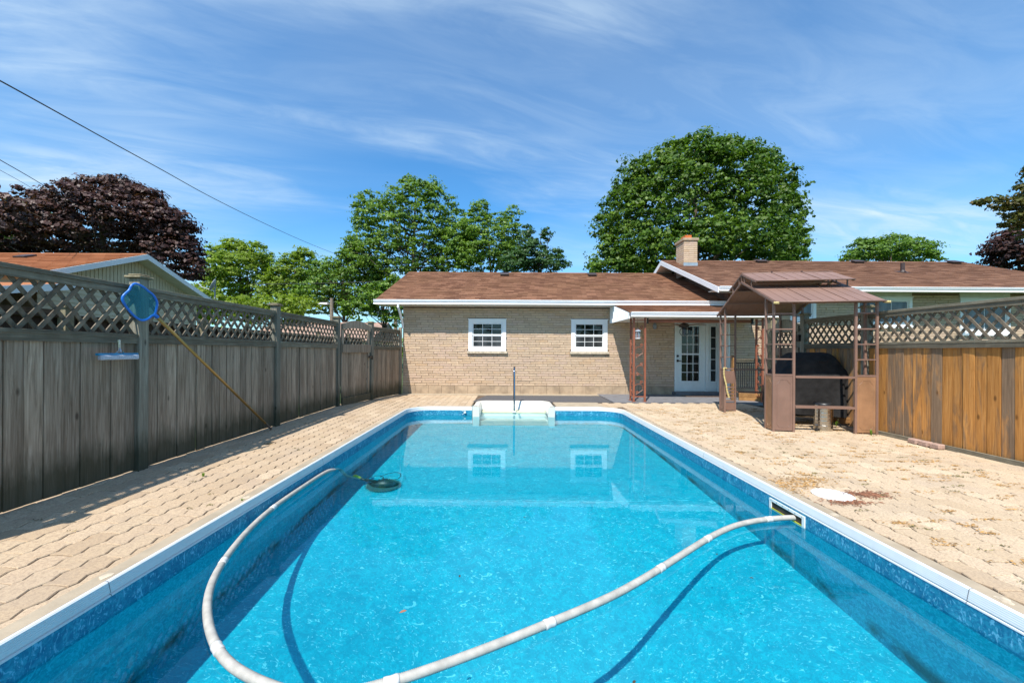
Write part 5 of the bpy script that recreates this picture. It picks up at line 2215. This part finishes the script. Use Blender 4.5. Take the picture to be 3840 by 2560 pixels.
br = thing('pool_brush', (-3.8, 3.95, 1.25), 'wide blue pool brush with grey bristles hanging on the left fence', 'brush')
A_ = at(357, 1335, 3.76)
B_ = at(521, 1336, 4.17)
A_.x = B_.x = -3.82
A_.z = B_.z = 1.275
MB().bar(A_, B_, 0.035, 0.022, ch=0.004).build('back', M['brush_blue'], br)
b = MB()
b.bar(A_ + Vector((0.014, 0.01, -0.030)), B_ + Vector((0.014, -0.01, -0.030)), 0.045, 0.045, ch=0.008)
b.build('bristles', M['bristle'], br)
mid = (A_ + B_) / 2 + Vector((0, 0.02, 0))
MB().tube([mid + Vector((0, 0, 0.02)), mid + Vector((-0.005, 0, 0.06)), mid + Vector((-0.01, 0, 0.14))], [0.024, 0.012, 0.015], 8).build('handle', M['steel'], br)
MB().tube([mid + Vector((0, -0.04, 0.012)), mid + Vector((0, 0, 0.055)), mid + Vector((0, 0.04, 0.012))], 0.006, 6).build('bracket', M['steel'], br)


# ================================================================== DEBRIS
def debris(name, spots, n, mat, L0, L1, lab):
    V, Fq, rr_ = [], [], []
    for (cx, cy, sx_, sy_, cnt) in spots:
        for _ in range(cnt):
            x = random.gauss(cx, sx_)
            y = random.gauss(cy, sy_)
            if x < 2.66 and x > -2.33:
                continue
            a = random.gauss(0.0, 0.9)
            L = random.uniform(L0, L1)
            wd = random.uniform(0.0016, 0.0050)
            z = 0.003 + random.random() * 0.006 + gz(x, y)
            d = Vector((math.cos(a), math.sin(a), random.gauss(0, 0.08)))
            s_ = Vector((-d.y, d.x, 0)).normalized() * wd
            c = Vector((x, y, z))
            k = len(V)
            V += [c - d * L / 2 - s_, c + d * L / 2, c - d * L / 2 + s_, c + Vector((0, 0, wd * 1.6))]
            Fq += [(k, k + 1, k + 3), (k + 1, k + 2, k + 3), (k + 2, k, k + 3)]
            q = random.uniform(0.02, 0.98)
            rr_ += [q, q, q]
    me = fast_mesh(name, np.array([tuple(v) for v in V]), np.array(Fq), np.array(rr_), mat)
    o = bpy.data.objects.new(name, me)
    C.objects.link(o)
    tag(o, lab, None, None, 'stuff')
    o['category'] = 'debris'
    return o


spots = [(3.33, 3.78, 0.13, 0.05, 320), (3.0, 3.58, 0.12, 0.035, 170)]
debris('twig_litter', spots, 0, M['needle_red'], 0.02, 0.06, 'red-brown twigs heaped beside the round white lid')
spots = [(2.92, 4.08, 0.17, 0.09, 330), (3.12, 4.22, 0.13, 0.05, 170), (2.75, 3.95, 0.07, 0.12, 90)]
for _ in range(330):
    x = random.uniform(2.85, 5.9)
    y = random.uniform(1.6, 9.6)
    x = round((x + 3.79) / PW) * PW - 3.79 + PW / 2
    spots.append((x, y, random.uniform(0.02, 0.075), random.uniform(0.006, 0.022), random.randint(6, 30)))
debris('needle_litter', spots, 0, M['needle'], 0.01, 0.035, 'orange-brown dry needles lying along the joints of the right paving')
spots = []
for _ in range(130):
    x = random.uniform(2.85, 5.9)
    y = random.uniform(1.6, 9.4)
    spots.append((x, y, random.uniform(0.02, 0.05), 0.008, random.randint(6, 22)))
for _ in range(24):
    x = random.uniform(-3.6, -2.45)
    y = random.uniform(1.6, 10.4)
    spots.append((x, y, 0.02, 0.01, random.randint(4, 12)))
debris('moss_tufts', spots, 0, M['needle_g'], 0.008, 0.022, 'small dull green moss tufts in the joints of the paving')


# ================================================================== NEIGHBOUR HOUSE
nh = thing('neighbour_house', (-13, 11.2, 0), 'beige-sided neighbour bungalow with orange shingled roof beyond the left fence', 'house')
XC = -10.0
b = MB()
b.b2(-24, XC - 0.42, 8.95, 13.5, 0.0, 2.95)
wl = b.build('wall', M['siding'], nh)
for k in range(22):        # horizontal siding courses on the gable end
    b = MB()
    z = 0.35 + k * 0.115
    b.ext([(XC - 0.42, 8.94, z), (XC - 0.395, 8.94, z), (XC - 0.415, 8.94, z + 0.113), (XC - 0.42, 8.94, z + 0.113)], (0, 4.57, 0))
    b.build('siding_course', M['siding'], wl)
yy = 8.96
while yy < 13.46:
    top = min((yy - 8.7) * 0.385, (13.7 - yy) * 0.385) + 2.88
    if top > 2.92:
        b = MB()
        b.b2(XC - 0.42, XC - 0.385, yy, yy + 0.085, 2.89, top)
        b.build('gable_board', M['siding'], wl)
    yy += 0.10
b = MB()
b.ext([(XC - 0.45, 8.95, 2.93), (XC - 0.45, 13.5, 2.93), (XC - 0.45, 11.2, 3.82)], (-0.05, 0, 0))
b.build('gable_core', M['siding'], nh)
rN = roof('roof', -26, XC, 8.70, 2.985, 11.2, 3.945, M['shingle_red'], nh, back=(13.72, 2.985), tab=0.4, course=0.16)
b = MB()
b.ext([(XC + 0.002, 8.66, 2.83), (XC + 0.002, 8.66, 2.965), (XC + 0.002, 11.2, 3.94), (XC + 0.002, 11.2, 3.80)], (0.022, 0, 0))
b.ext([(XC + 0.002, 13.76, 2.83), (XC + 0.002, 13.76, 2.965), (XC + 0.002, 11.2, 3.94), (XC + 0.002, 11.2, 3.80)], (0.022, 0, 0))
b.build('rake_board', M['white'], rN)
b = MB()
b.ext([(XC, 8.7, 2.86), (XC, 11.2, 3.82), (XC, 11.2, 3.805), (XC, 8.7, 2.845)], (-0.40, 0, 0))
b.ext([(XC, 13.72, 2.86), (XC, 11.2, 3.82), (XC, 11.2, 3.805), (XC, 13.72, 2.845)], (-0.40, 0, 0))
b.build('rake_soffit', M['soffit'], rN)
b = MB()
b.box((-12.6, 10.55, 3.72), (0.30, 0.3, 0.06), Euler((math.radians(21), 0, 0)).to_matrix())
b.build('roof_vent', M['dark_metal'], rN)
# low porch of the neighbour
b = MB()
b.b2(-14, -9.6, 6.9, 8.6, 0.0, 2.15)
b.build('porch_wall', M['brown_wall'], nh)
b = MB()
b.ext([(-15, 6.5, 2.28), (-15, 8.9, 2.78), (-15, 8.9, 2.70), (-15, 6.5, 2.20)], (5.75, 0, 0))
pr_ = b.build('porch_roof', M['shingle_red'], nh)
b = MB()
b.ext([(-9.248, 6.5, 2.13), (-9.248, 8.9, 2.64), (-9.248, 8.9, 2.78), (-9.248, 6.5, 2.28)], (0.02, 0, 0))
b.b2(-15, -9.25, 6.47, 6.495, 2.13, 2.27)
b.build('fascia', M['white'], pr_)
# dish
q = Vector((-9.75, 13.45, 3.25))
ds = thing('satellite_dish', q, 'grey satellite dish on the low end of the neighbour roof', 'satellite dish')
b = MB()
b.lathe((0, 0, 0), [(0.0, 0.0), (0.10, 0.013), (0.18, 0.045), (0.215, 0.07), (0.21, 0.075), (0.175, 0.055), (0.0, 0.012)], 24, cap=False)
Rd = Euler((math.radians(68), 0, math.radians(-62))).to_matrix()
b.v = [tuple(q + Vector((0, 0, 0.18)) + Rd @ Vector(v)) for v in b.v]
b.build('reflector', M['dish'], ds, smooth=True)
MB().tube([q + Vector((0, 0, -0.25)), q + Vector((0, 0, 0.05)), q + Vector((0.03, 0.0, 0.18))], 0.02, 8).build('mast', M['dish'], ds)
MB().tube([q + Vector((0, 0, 0.0)), q + Vector((-0.25, -0.25, 0.1)), q + Vector((-0.32, -0.30, 0.22))], 0.014, 6).build('feed_arm', M['white'], ds)

# red roof far off seen through the lattice
fh = thing('distant_house', (-9.5, 30, 0), 'distant low house with red roof seen through the lattice by the gate', 'house')
MB().b2(-17, -9.5, 27, 34, 0, 2.0).build('wall', M['siding'], fh)
b = MB()
b.ext([(-9.0, 26.5, 1.95), (-9.0, 34.5, 1.95), (-9.0, 30.5, 3.4)], (-8.5, 0, 0))
b.build('roof', M['red_block'], fh)


# ================================================================== POLES AND WIRES
up1 = thing('utility_pole', (-13.5, 31, 0), 'wooden utility pole with street lamp beyond the left fence', 'utility pole')
P1 = at(1243, 1300, 31)
MB().tube([(P1.x, 31, 0), (P1.x, 31, at(1243, 1118, 31).z)], [0.16, 0.12], 12).build('pole', M['wood_pole'], up1)
zl = at(1243, 1140, 31).z
MB().tube([(P1.x, 31, zl), (P1.x - 0.25, 30.9, zl + 0.02)], 0.03, 6).build('lamp_arm', M['dish'], up1)
MB().box((P1.x - 0.58, 30.85, zl), (0.75, 0.3, 0.14), ch=0.03).build('lamp_head', M['white'], up1)
up2 = thing('utility_pole', (-7.5, 27, 0), 'wooden utility pole close to the left corner of the brick house', 'utility pole')
P2 = at(1483, 1300, 27)
MB().tube([(P2.x, 27, 0), (P2.x, 27, at(1483, 1128, 27).z)], [0.16, 0.12], 12).build('pole', M['wood_pole'], up2)
MB().tube([(P2.x - 0.8, 27, at(1483, 1160, 27).z), (P2.x + 0.8, 27, at(1483, 1160, 27).z)], 0.04, 6).build('cross_arm', M['wood_pole'], up2)


def cable(name, pts, r, lab, group='overhead cables'):
    """pts: (px, py, d)"""
    P = [at(*p) for p in pts]
    b = MB()
    b.tube(catmull(P, 8), r, 6)
    tag(b.build(name, M['wire']), lab, 'cable', group)


cable('overhead_cable', [(-160, 225, 4.6), (0, 306, 5.2), (262, 450, 6.5), (420, 537, 7.8), (600, 635, 9.6), (800, 745, 12.8), (1000, 843, 17.5), (1150, 910, 22.5), (1265, 955, 27.0), (1360, 985, 30)], 0.0095, 'thick twisted black cable crossing the sky from the upper left down to the trees')
cable('overhead_cable', [(-80, 555, 9), (0, 602, 10), (110, 665, 12.3), (215, 728, 15), (300, 775, 18)], 0.010, 'black cable left above the copper maple, the upper of two')
cable('overhead_cable', [(-80, 598, 9), (0, 640, 10), (80, 684, 12), (150, 725, 14), (230, 766, 17)], 0.0055, 'thin grey cable left above the copper maple, the lower of two')
cable('overhead_cable', [(640, 1160, 24), (850, 1152, 27), (1050, 1140, 29), (1243, 1132, 31), (1360, 1140, 29), (1483, 1150, 27), (1600, 1150, 25)], 0.022, 'cable strung between the two utility poles low behind the fence')
cable('overhead_cable', [(950, 1065, 27), (1200, 1062, 29), (1500, 1052, 31), (1620, 1046, 32)], 0.018, 'fine cable crossing before the trees left of the brick house')


# ================================================================== TREES
M['leaf_maple'] = leafmat('maple_leaf', (0.026, 0.072, 0.006), (0.070, 0.145, 0.010), (0.145, 0.235, 0.018))
M['leaf_mid'] = leafmat('green_leaf', (0.038, 0.100, 0.012), (0.095, 0.190, 0.018), (0.18, 0.29, 0.030))
M['leaf_light'] = leafmat('light_green_leaf', (0.08, 0.145, 0.012), (0.17, 0.26, 0.022), (0.28, 0.37, 0.04), 0.45)
M['leaf_copper'] = leafmat('copper_leaf', (0.016, 0.008, 0.008), (0.050, 0.020, 0.017), (0.12, 0.058, 0.045), 0.25)
M['leaf_dark'] = leafmat('blue_green_leaf', (0.030, 0.080, 0.024), (0.046, 0.110, 0.032), (0.075, 0.155, 0.040))
M['leaf_rust'] = leafmat('green_red_leaf', (0.03, 0.07, 0.014), (0.07, 0.12, 0.02), (0.14, 0.10, 0.03))


def foliage_mesh(name, lobes, n_clump, per, cr, leaf, mat, shell=0.8, flat=0.62, gaps=0.0, droop=0.0, sun_bias=True):
    lobes = [np.array(l, float) for l in lobes]
    wts = np.array([l[3] * l[4] + l[4] * l[5] + l[3] * l[5] for l in lobes])
    wts /= wts.sum()
    C_ = []
    O_ = []
    tries = 0
    while len(C_) < n_clump and tries < n_clump * 12:
        tries += 1
        l = lobes[rng.choice(len(lobes), p=wts)]
        v = rng.normal(size=3)
        v /= np.linalg.norm(v)
        if v[2] < -0.55 and rng.random() < 0.6:
            continue
        f = (shell + (1 - shell) * rng.random() ** 0.6) if rng.random() < 0.82 else rng.uniform(0.2, max(shell, 0.25))
        f *= 1 + 0.09 * math.sin(5 * v[0] + 3 * v[2] + l[0]) + 0.07 * math.sin(9 * v[0] + 8 * v[2] + l[2]) + 0.05 * rng.normal()
        c = l[:3] + v * l[3:6] * f
        inside = 0
        for m_ in lobes:
            q = (c - m_[:3]) / m_[3:6]
            if (q ** 2).sum() < 0.36:
                inside += 1
        if inside and rng.random() < 0.75:
            continue
        C_.append(c)
        O_.append(v)
    C_ = np.array(C_)
    O_ = np.array(O_)
    nC = len(C_)
    size = cr * (0.45 + 0.95 * rng.random(nC) ** 1.6)
    N = nC * per
    ci = np.repeat(np.arange(nC), per)
    u = rng.normal(size=(N, 3))
    u /= np.linalg.norm(u, axis=1)[:, None]
    u[:, 2] = np.where(u[:, 2] < -0.2, -u[:, 2] * 0.5, u[:, 2])
    rad_ = rng.random(N) ** 0.5
    P = C_[ci] + u * (rad_ * size[ci])[:, None] * np.array([1, 1, flat])
    if droop:
        P[:, 2] -= droop * (rad_ ** 2) * size[ci]
    nrm = u * 0.75 + O_[ci] * 0.45 + np.array([0, 0, 0.35]) + rng.normal(size=(N, 3)) * 0.45
    nrm /= np.linalg.norm(nrm, axis=1)[:, None]
    t = np.cross(nrm, rng.normal(size=(N, 3)))
    t /= np.linalg.norm(t, axis=1)[:, None]
    s_ = np.cross(nrm, t)
    ls = leaf * (0.4 + 1.0 * rng.random(N) ** 1.3)[:, None]
    A = P - t * ls * 0.5
    B = P + s_ * ls * 0.36 + nrm * ls * 0.08
    Cc = P + t * ls * 0.5
    Dd = P - s_ * ls * 0.36 + nrm * ls * 0.08
    V = np.stack([A, B, Cc, Dd], 1).reshape(-1, 3)
    Fq = np.arange(N * 4).reshape(-1, 4)
    r = (rng.random(nC)[ci] * 0.55 + rng.random(N) * 0.45) * 0.96 + 0.02
    return fast_mesh(name, V, Fq, r, mat), C_


def tree(name, lab, base, lobes, n_clump, per, cr, leaf, mat, group='trees behind the house and fences', trunk_r=0.22, limbs=10, top=None, **kw):
    root = thing(name, base, lab, 'tree', group)
    me, C_ = foliage_mesh('crown', lobes, n_clump, per, cr, leaf, mat, **kw)
    o = bpy.data.objects.new('crown', me)
    put(o, root)
    # trunk and limbs
    b = MB()
    base = Vector(base)
    top = top or Vector((np.mean([l[0] for l in lobes]), np.mean([l[1] for l in lobes]), max(l[2] for l in lobes)))
    fork = base.lerp(top, 0.35)
    fork.x = base.x + (top.x - base.x) * 0.1
    b.tube([base, base.lerp(fork, 0.5), fork, fork.lerp(top, 0.4), top], [trunk_r, trunk_r * 0.85, trunk_r * 0.7, trunk_r * 0.45, trunk_r * 0.12], 9)
    b.build('trunk', M['bark'], root, smooth=True)
    b = MB()
    idx = rng.choice(len(C_), min(limbs * 3, len(C_)), replace=False)
    for k, i in enumerate(idx):
        e = Vector(C_[i])
        st = fork.lerp(top, random.uniform(0.0, 0.7))
        if e.z < st.z - 0.3:
            st = fork.copy()
        mid_ = st.lerp(e, 0.5) + Vector((random.gauss(0, 0.2), random.gauss(0, 0.2), random.uniform(0.0, 0.35)))
        r0 = trunk_r * (0.34 if k < limbs else 0.15)
        b.tube([st, mid_, e], [r0, r0 * 0.6, r0 * 0.15], 5)
    b.build('limbs', M['bark'], root, smooth=True)
    return root


def lobe(px, py, d, rx, rz, ry=None):
    """crown lobe seen at (px,py) with half sizes rx, rz in photo pixels"""
    c = at(px, py, d)
    k = d / F
    sh = SH        # the leaf clumps stand out beyond the lobe
    f = lambda q: max(q * 0.45, q - sh)
    return (c.x, c.y, c.z, f(rx * k), f((ry if ry else rx) * k), f(rz * k))


SH = 0.34
# big maple behind the chimney
d = 27.0
tree('maple_tree', 'large round dark green maple behind the chimney', (at(2610, 1100, d).x, d, 0),
     [lobe(2600, 790, d, 300, 250), lobe(2420, 860, d, 200, 190), lobe(2790, 830, d, 200, 220), lobe(2520, 680, d, 190, 140), lobe(2720, 660, d, 180, 135), lobe(2290, 960, d - 1, 85, 90), lobe(2910, 760, d, 85, 120),
      lobe(2270, 860, d, 75, 90), lobe(2600, 960, d - 1, 330, 110), lobe(2360, 700, d, 90, 90), lobe(2850, 640, d, 90, 80), lobe(2600, 590, d, 150, 70), lobe(2770, 570, d, 40, 50), lobe(2960, 960, d, 50, 90), lobe(2340, 1010, d - 1, 140, 60)],
     2700, 34, 0.56, 0.21, M['leaf_maple'], trunk_r=0.35)
SH = 0.12
d = 25.0
tree('shrub_tree', 'light green small tree at the right foot of the large maple', (at(2960, 1100, d).x, d, 0), [lobe(2960, 940, d + 4, 70, 90), lobe(3000, 900, d + 4, 30, 40), lobe(2230, 1000, d, 25, 40)],
     150, 40, 0.5, 0.18, M['leaf_mid'], trunk_r=0.1)
# tall tree in the middle
d = 33.0
tree('tall_tree', 'tall open-crowned green tree behind the left end of the brick house roof', (at(1540, 1100, d).x, d, 0),
     [lobe(1545, 850, d, 165, 150), lobe(1450, 860, d, 120, 130), lobe(1670, 930, d, 90, 110), lobe(1400, 800, d, 90, 90), lobe(1560, 730, d, 90, 65), lobe(1640, 790, d, 80, 100), lobe(1380, 920, d, 90, 110), lobe(1500, 980, d, 200, 90), lobe(1350, 760, d, 30, 45), lobe(1530, 690, d, 40, 35), lobe(1700, 900, d, 80, 120), lobe(1690, 990, d, 110, 80), lobe(1760, 930, d, 50, 70), lobe(1620, 700, d, 30, 35)],
     1150, 38, 0.52, 0.19, M['leaf_mid'], trunk_r=0.28, limbs=16, shell=0.5)
d = 31.0
tree('slender_tree', 'slim green tree with reddish tips right of the tall tree', (at(1850, 1100, d).x, d, 0),
     [lobe(1840, 930, d, 120, 125), lobe(1780, 850, d, 60, 90), lobe(1720, 920, d, 60, 100), lobe(1900, 960, d, 80, 80), lobe(1800, 800, d, 40, 55), lobe(1905, 850, d, 55, 70), lobe(1760, 960, d, 60, 90), lobe(1930, 800, d, 25, 30), lobe(1780, 770, d, 18, 20)],
     640, 38, 0.46, 0.17, M['leaf_mid'], trunk_r=0.16, limbs=12, shell=0.45)
d = 28.0
tree('feathery_tree', 'dark feathery tree leaning right above the ridge of the brick house', (at(2010, 1100, d).x, d, 0),
     [lobe(1990, 950, d, 70, 80), lobe(2050, 985, d, 75, 50), lobe(1975, 870, d, 30, 40), lobe(2045, 880, d, 25, 30), lobe(2110, 1000, d, 38, 22), lobe(2090, 950, d, 25, 22), lobe(1925, 990, d, 70, 60)],
     360, 34, 0.36, 0.16, M['leaf_dark'], trunk_r=0.13, limbs=14, shell=0.4)
# lower greens left of the house
d = 38.0
tree('pale_tree', 'pale green airy tree right of the copper maple', (at(930, 1200, d).x, d, 0),
     [lobe(900, 1010, d, 120, 95), lobe(850, 1080, d, 100, 90), lobe(960, 960, d, 60, 50), lobe(880, 925, d, 45, 30), lobe(820, 950, d, 40, 40)],
     620, 34, 0.6, 0.23, M['leaf_light'], trunk_r=0.2, limbs=12, shell=0.5)
tree('pale_tree', 'smaller pale green tree between the airy tree and the tall tree', (at(1110, 1200, d).x, d, 0),
     [lobe(1110, 1040, d, 90, 90), lobe(1140, 960, d, 45, 30), lobe(1060, 1090, d, 100, 80)],
     480, 34, 0.6, 0.23, M['leaf_light'], trunk_r=0.18, limbs=10, shell=0.5)
d = 34.0
tree('bushy_tree', 'bushy mid-green tree standing low behind the street lamp', (at(1290, 1200, d).x, d, 0),
     [lobe(1290, 1070, d, 130, 90), lobe(1230, 1010, d, 60, 50), lobe(1380, 1040, d, 90, 90), lobe(1200, 1120, d, 110, 70), lobe(1330, 960, d, 60, 60)],
     760, 36, 0.55, 0.20, M['leaf_mid'], trunk_r=0.2, shell=0.5)
d = 24.0
tree('bushy_tree', 'bushy tree close behind the corner of the brick house above the gate', (at(1440, 1200, d).x, d, 0),
     [lobe(1430, 1130, d, 100, 70), lobe(1350, 1160, d, 80, 50), lobe(1480, 1180, d, 60, 60), lobe(1480, 1080, d, 60, 50)],
     260, 38, 0.42, 0.16, M['leaf_mid'], trunk_r=0.12, shell=0.4)
tree('bushy_tree', 'low green thicket tree far behind the left lattice', (at(1000, 1250, d).x, 30, 0),
     [lobe(760, 1150, 30, 90, 80), lobe(900, 1170, 30, 130, 60), lobe(1060, 1160, 30, 120, 60)],
     380, 34, 0.6, 0.22, M['leaf_light'], trunk_r=0.12, shell=0.4)
# copper maple
SH = 0.30
d = 22.0
tree('copper_maple', 'broad dark red copper maple behind the neighbour house', (at(400, 1100, d).x, d, 0),
     [lobe(380, 860, d, 270, 150), lobe(130, 905, d, 200, 120), lobe(430, 760, d, 150, 95), lobe(600, 850, d, 130, 110), lobe(640, 960, d, 120, 130), lobe(250, 800, d, 130, 70), lobe(60, 850, d, 110, 70), lobe(440, 715, d, 95, 60),
      lobe(-80, 900, d, 150, 130), lobe(700, 1010, d, 75, 75), lobe(560, 740, d, 60, 50)],
     2000, 36, 0.46, 0.18, M['leaf_copper'], trunk_r=0.32)
SH = 0.12
tree('green_tree', 'yellow-green tree peeping out behind the copper maple on the left', (at(60, 1100, 27).x, 27, 0),
     [lobe(90, 790, 27, 60, 36), lobe(-10, 860, 27, 60, 60), lobe(680, 870, 27, 22, 35)], 120, 40, 0.6, 0.22, M['leaf_light'], trunk_r=0.15)
# right side
d = 30.0
tree('small_tree', 'small light green tree above the ridge on the right', (at(3350, 1100, d).x, d, 0),
     [lobe(3330, 955, d, 130, 60), lobe(3250, 935, d, 60, 45), lobe(3420, 950, d, 85, 48), lobe(3340, 905, d, 60, 25), lobe(3480, 975, d, 45, 25), lobe(3200, 965, d, 45, 30)],
     300, 42, 0.5, 0.18, M['leaf_mid'], trunk_r=0.16, limbs=10, shell=0.45)
d = 19.0
tree('copper_tree', 'dark purple copper tree at the right edge of the photo', (at(3890, 1100, d).x, d, 0),
     [lobe(3850, 920, d, 110, 80), lobe(3780, 950, d, 50, 55), lobe(3920, 880, d, 120, 120), lobe(3900, 970, d, 150, 60)],
     420, 40, 0.38, 0.15, M['leaf_copper'], trunk_r=0.25)
SH = 0.0
d = 9.0
tree('overhanging_tree', 'green and reddish branch reaching in from the right edge of the sky', (at(4050, 1100, d).x, d, 0),
     [lobe(3830, 800, d, 60, 50), lobe(3780, 770, d, 50, 22), lobe(3720, 755, d, 45, 13), lobe(3670, 762, d, 26, 8), lobe(3860, 720, d, 50, 40), lobe(3900, 820, d, 90, 80), lobe(3850, 640, d, 30, 14), lobe(3960, 720, d, 110, 120), lobe(3800, 825, d, 40, 25)],
     620, 14, 0.09, 0.075, M['leaf_rust'], trunk_r=0.05, limbs=8, top=at(4080, 640, 9.0), shell=0.3, flat=0.8)

# distant hedge line that closes the horizon behind the trees
me, _c = foliage_mesh('far_woods', [(x, 75 + 8 * math.sin(x), 1.5, 9, 5, 3.2) for x in range(-90, 95, 11)], 1500, 26, 1.5, 0.55, M['leaf_mid'], shell=0.5)
o = bpy.data.objects.new('far_woods', me)
C.objects.link(o)
tag(o, 'far line of green woods on the horizon', 'woods', None, 'stuff')
# garden behind the camera: what the windows and the chrome mirror
tree('garden_tree', 'garden tree behind the pool, mirrored in the windows', (-5, -16, 0), [(-5, -16, 6, 4, 4, 3.5), (-8, -17, 5, 3, 3, 3)], 160, 26, 0.8, 0.35, M['leaf_mid'], group='trees on the garden side')
tree('garden_tree', 'second garden tree behind the pool, wide and low', (6, -18, 0), [(6, -18, 6, 5, 4, 4), (10, -17, 5, 3, 3, 3)], 160, 26, 0.8, 0.35, M['leaf_maple'], group='trees on the garden side')
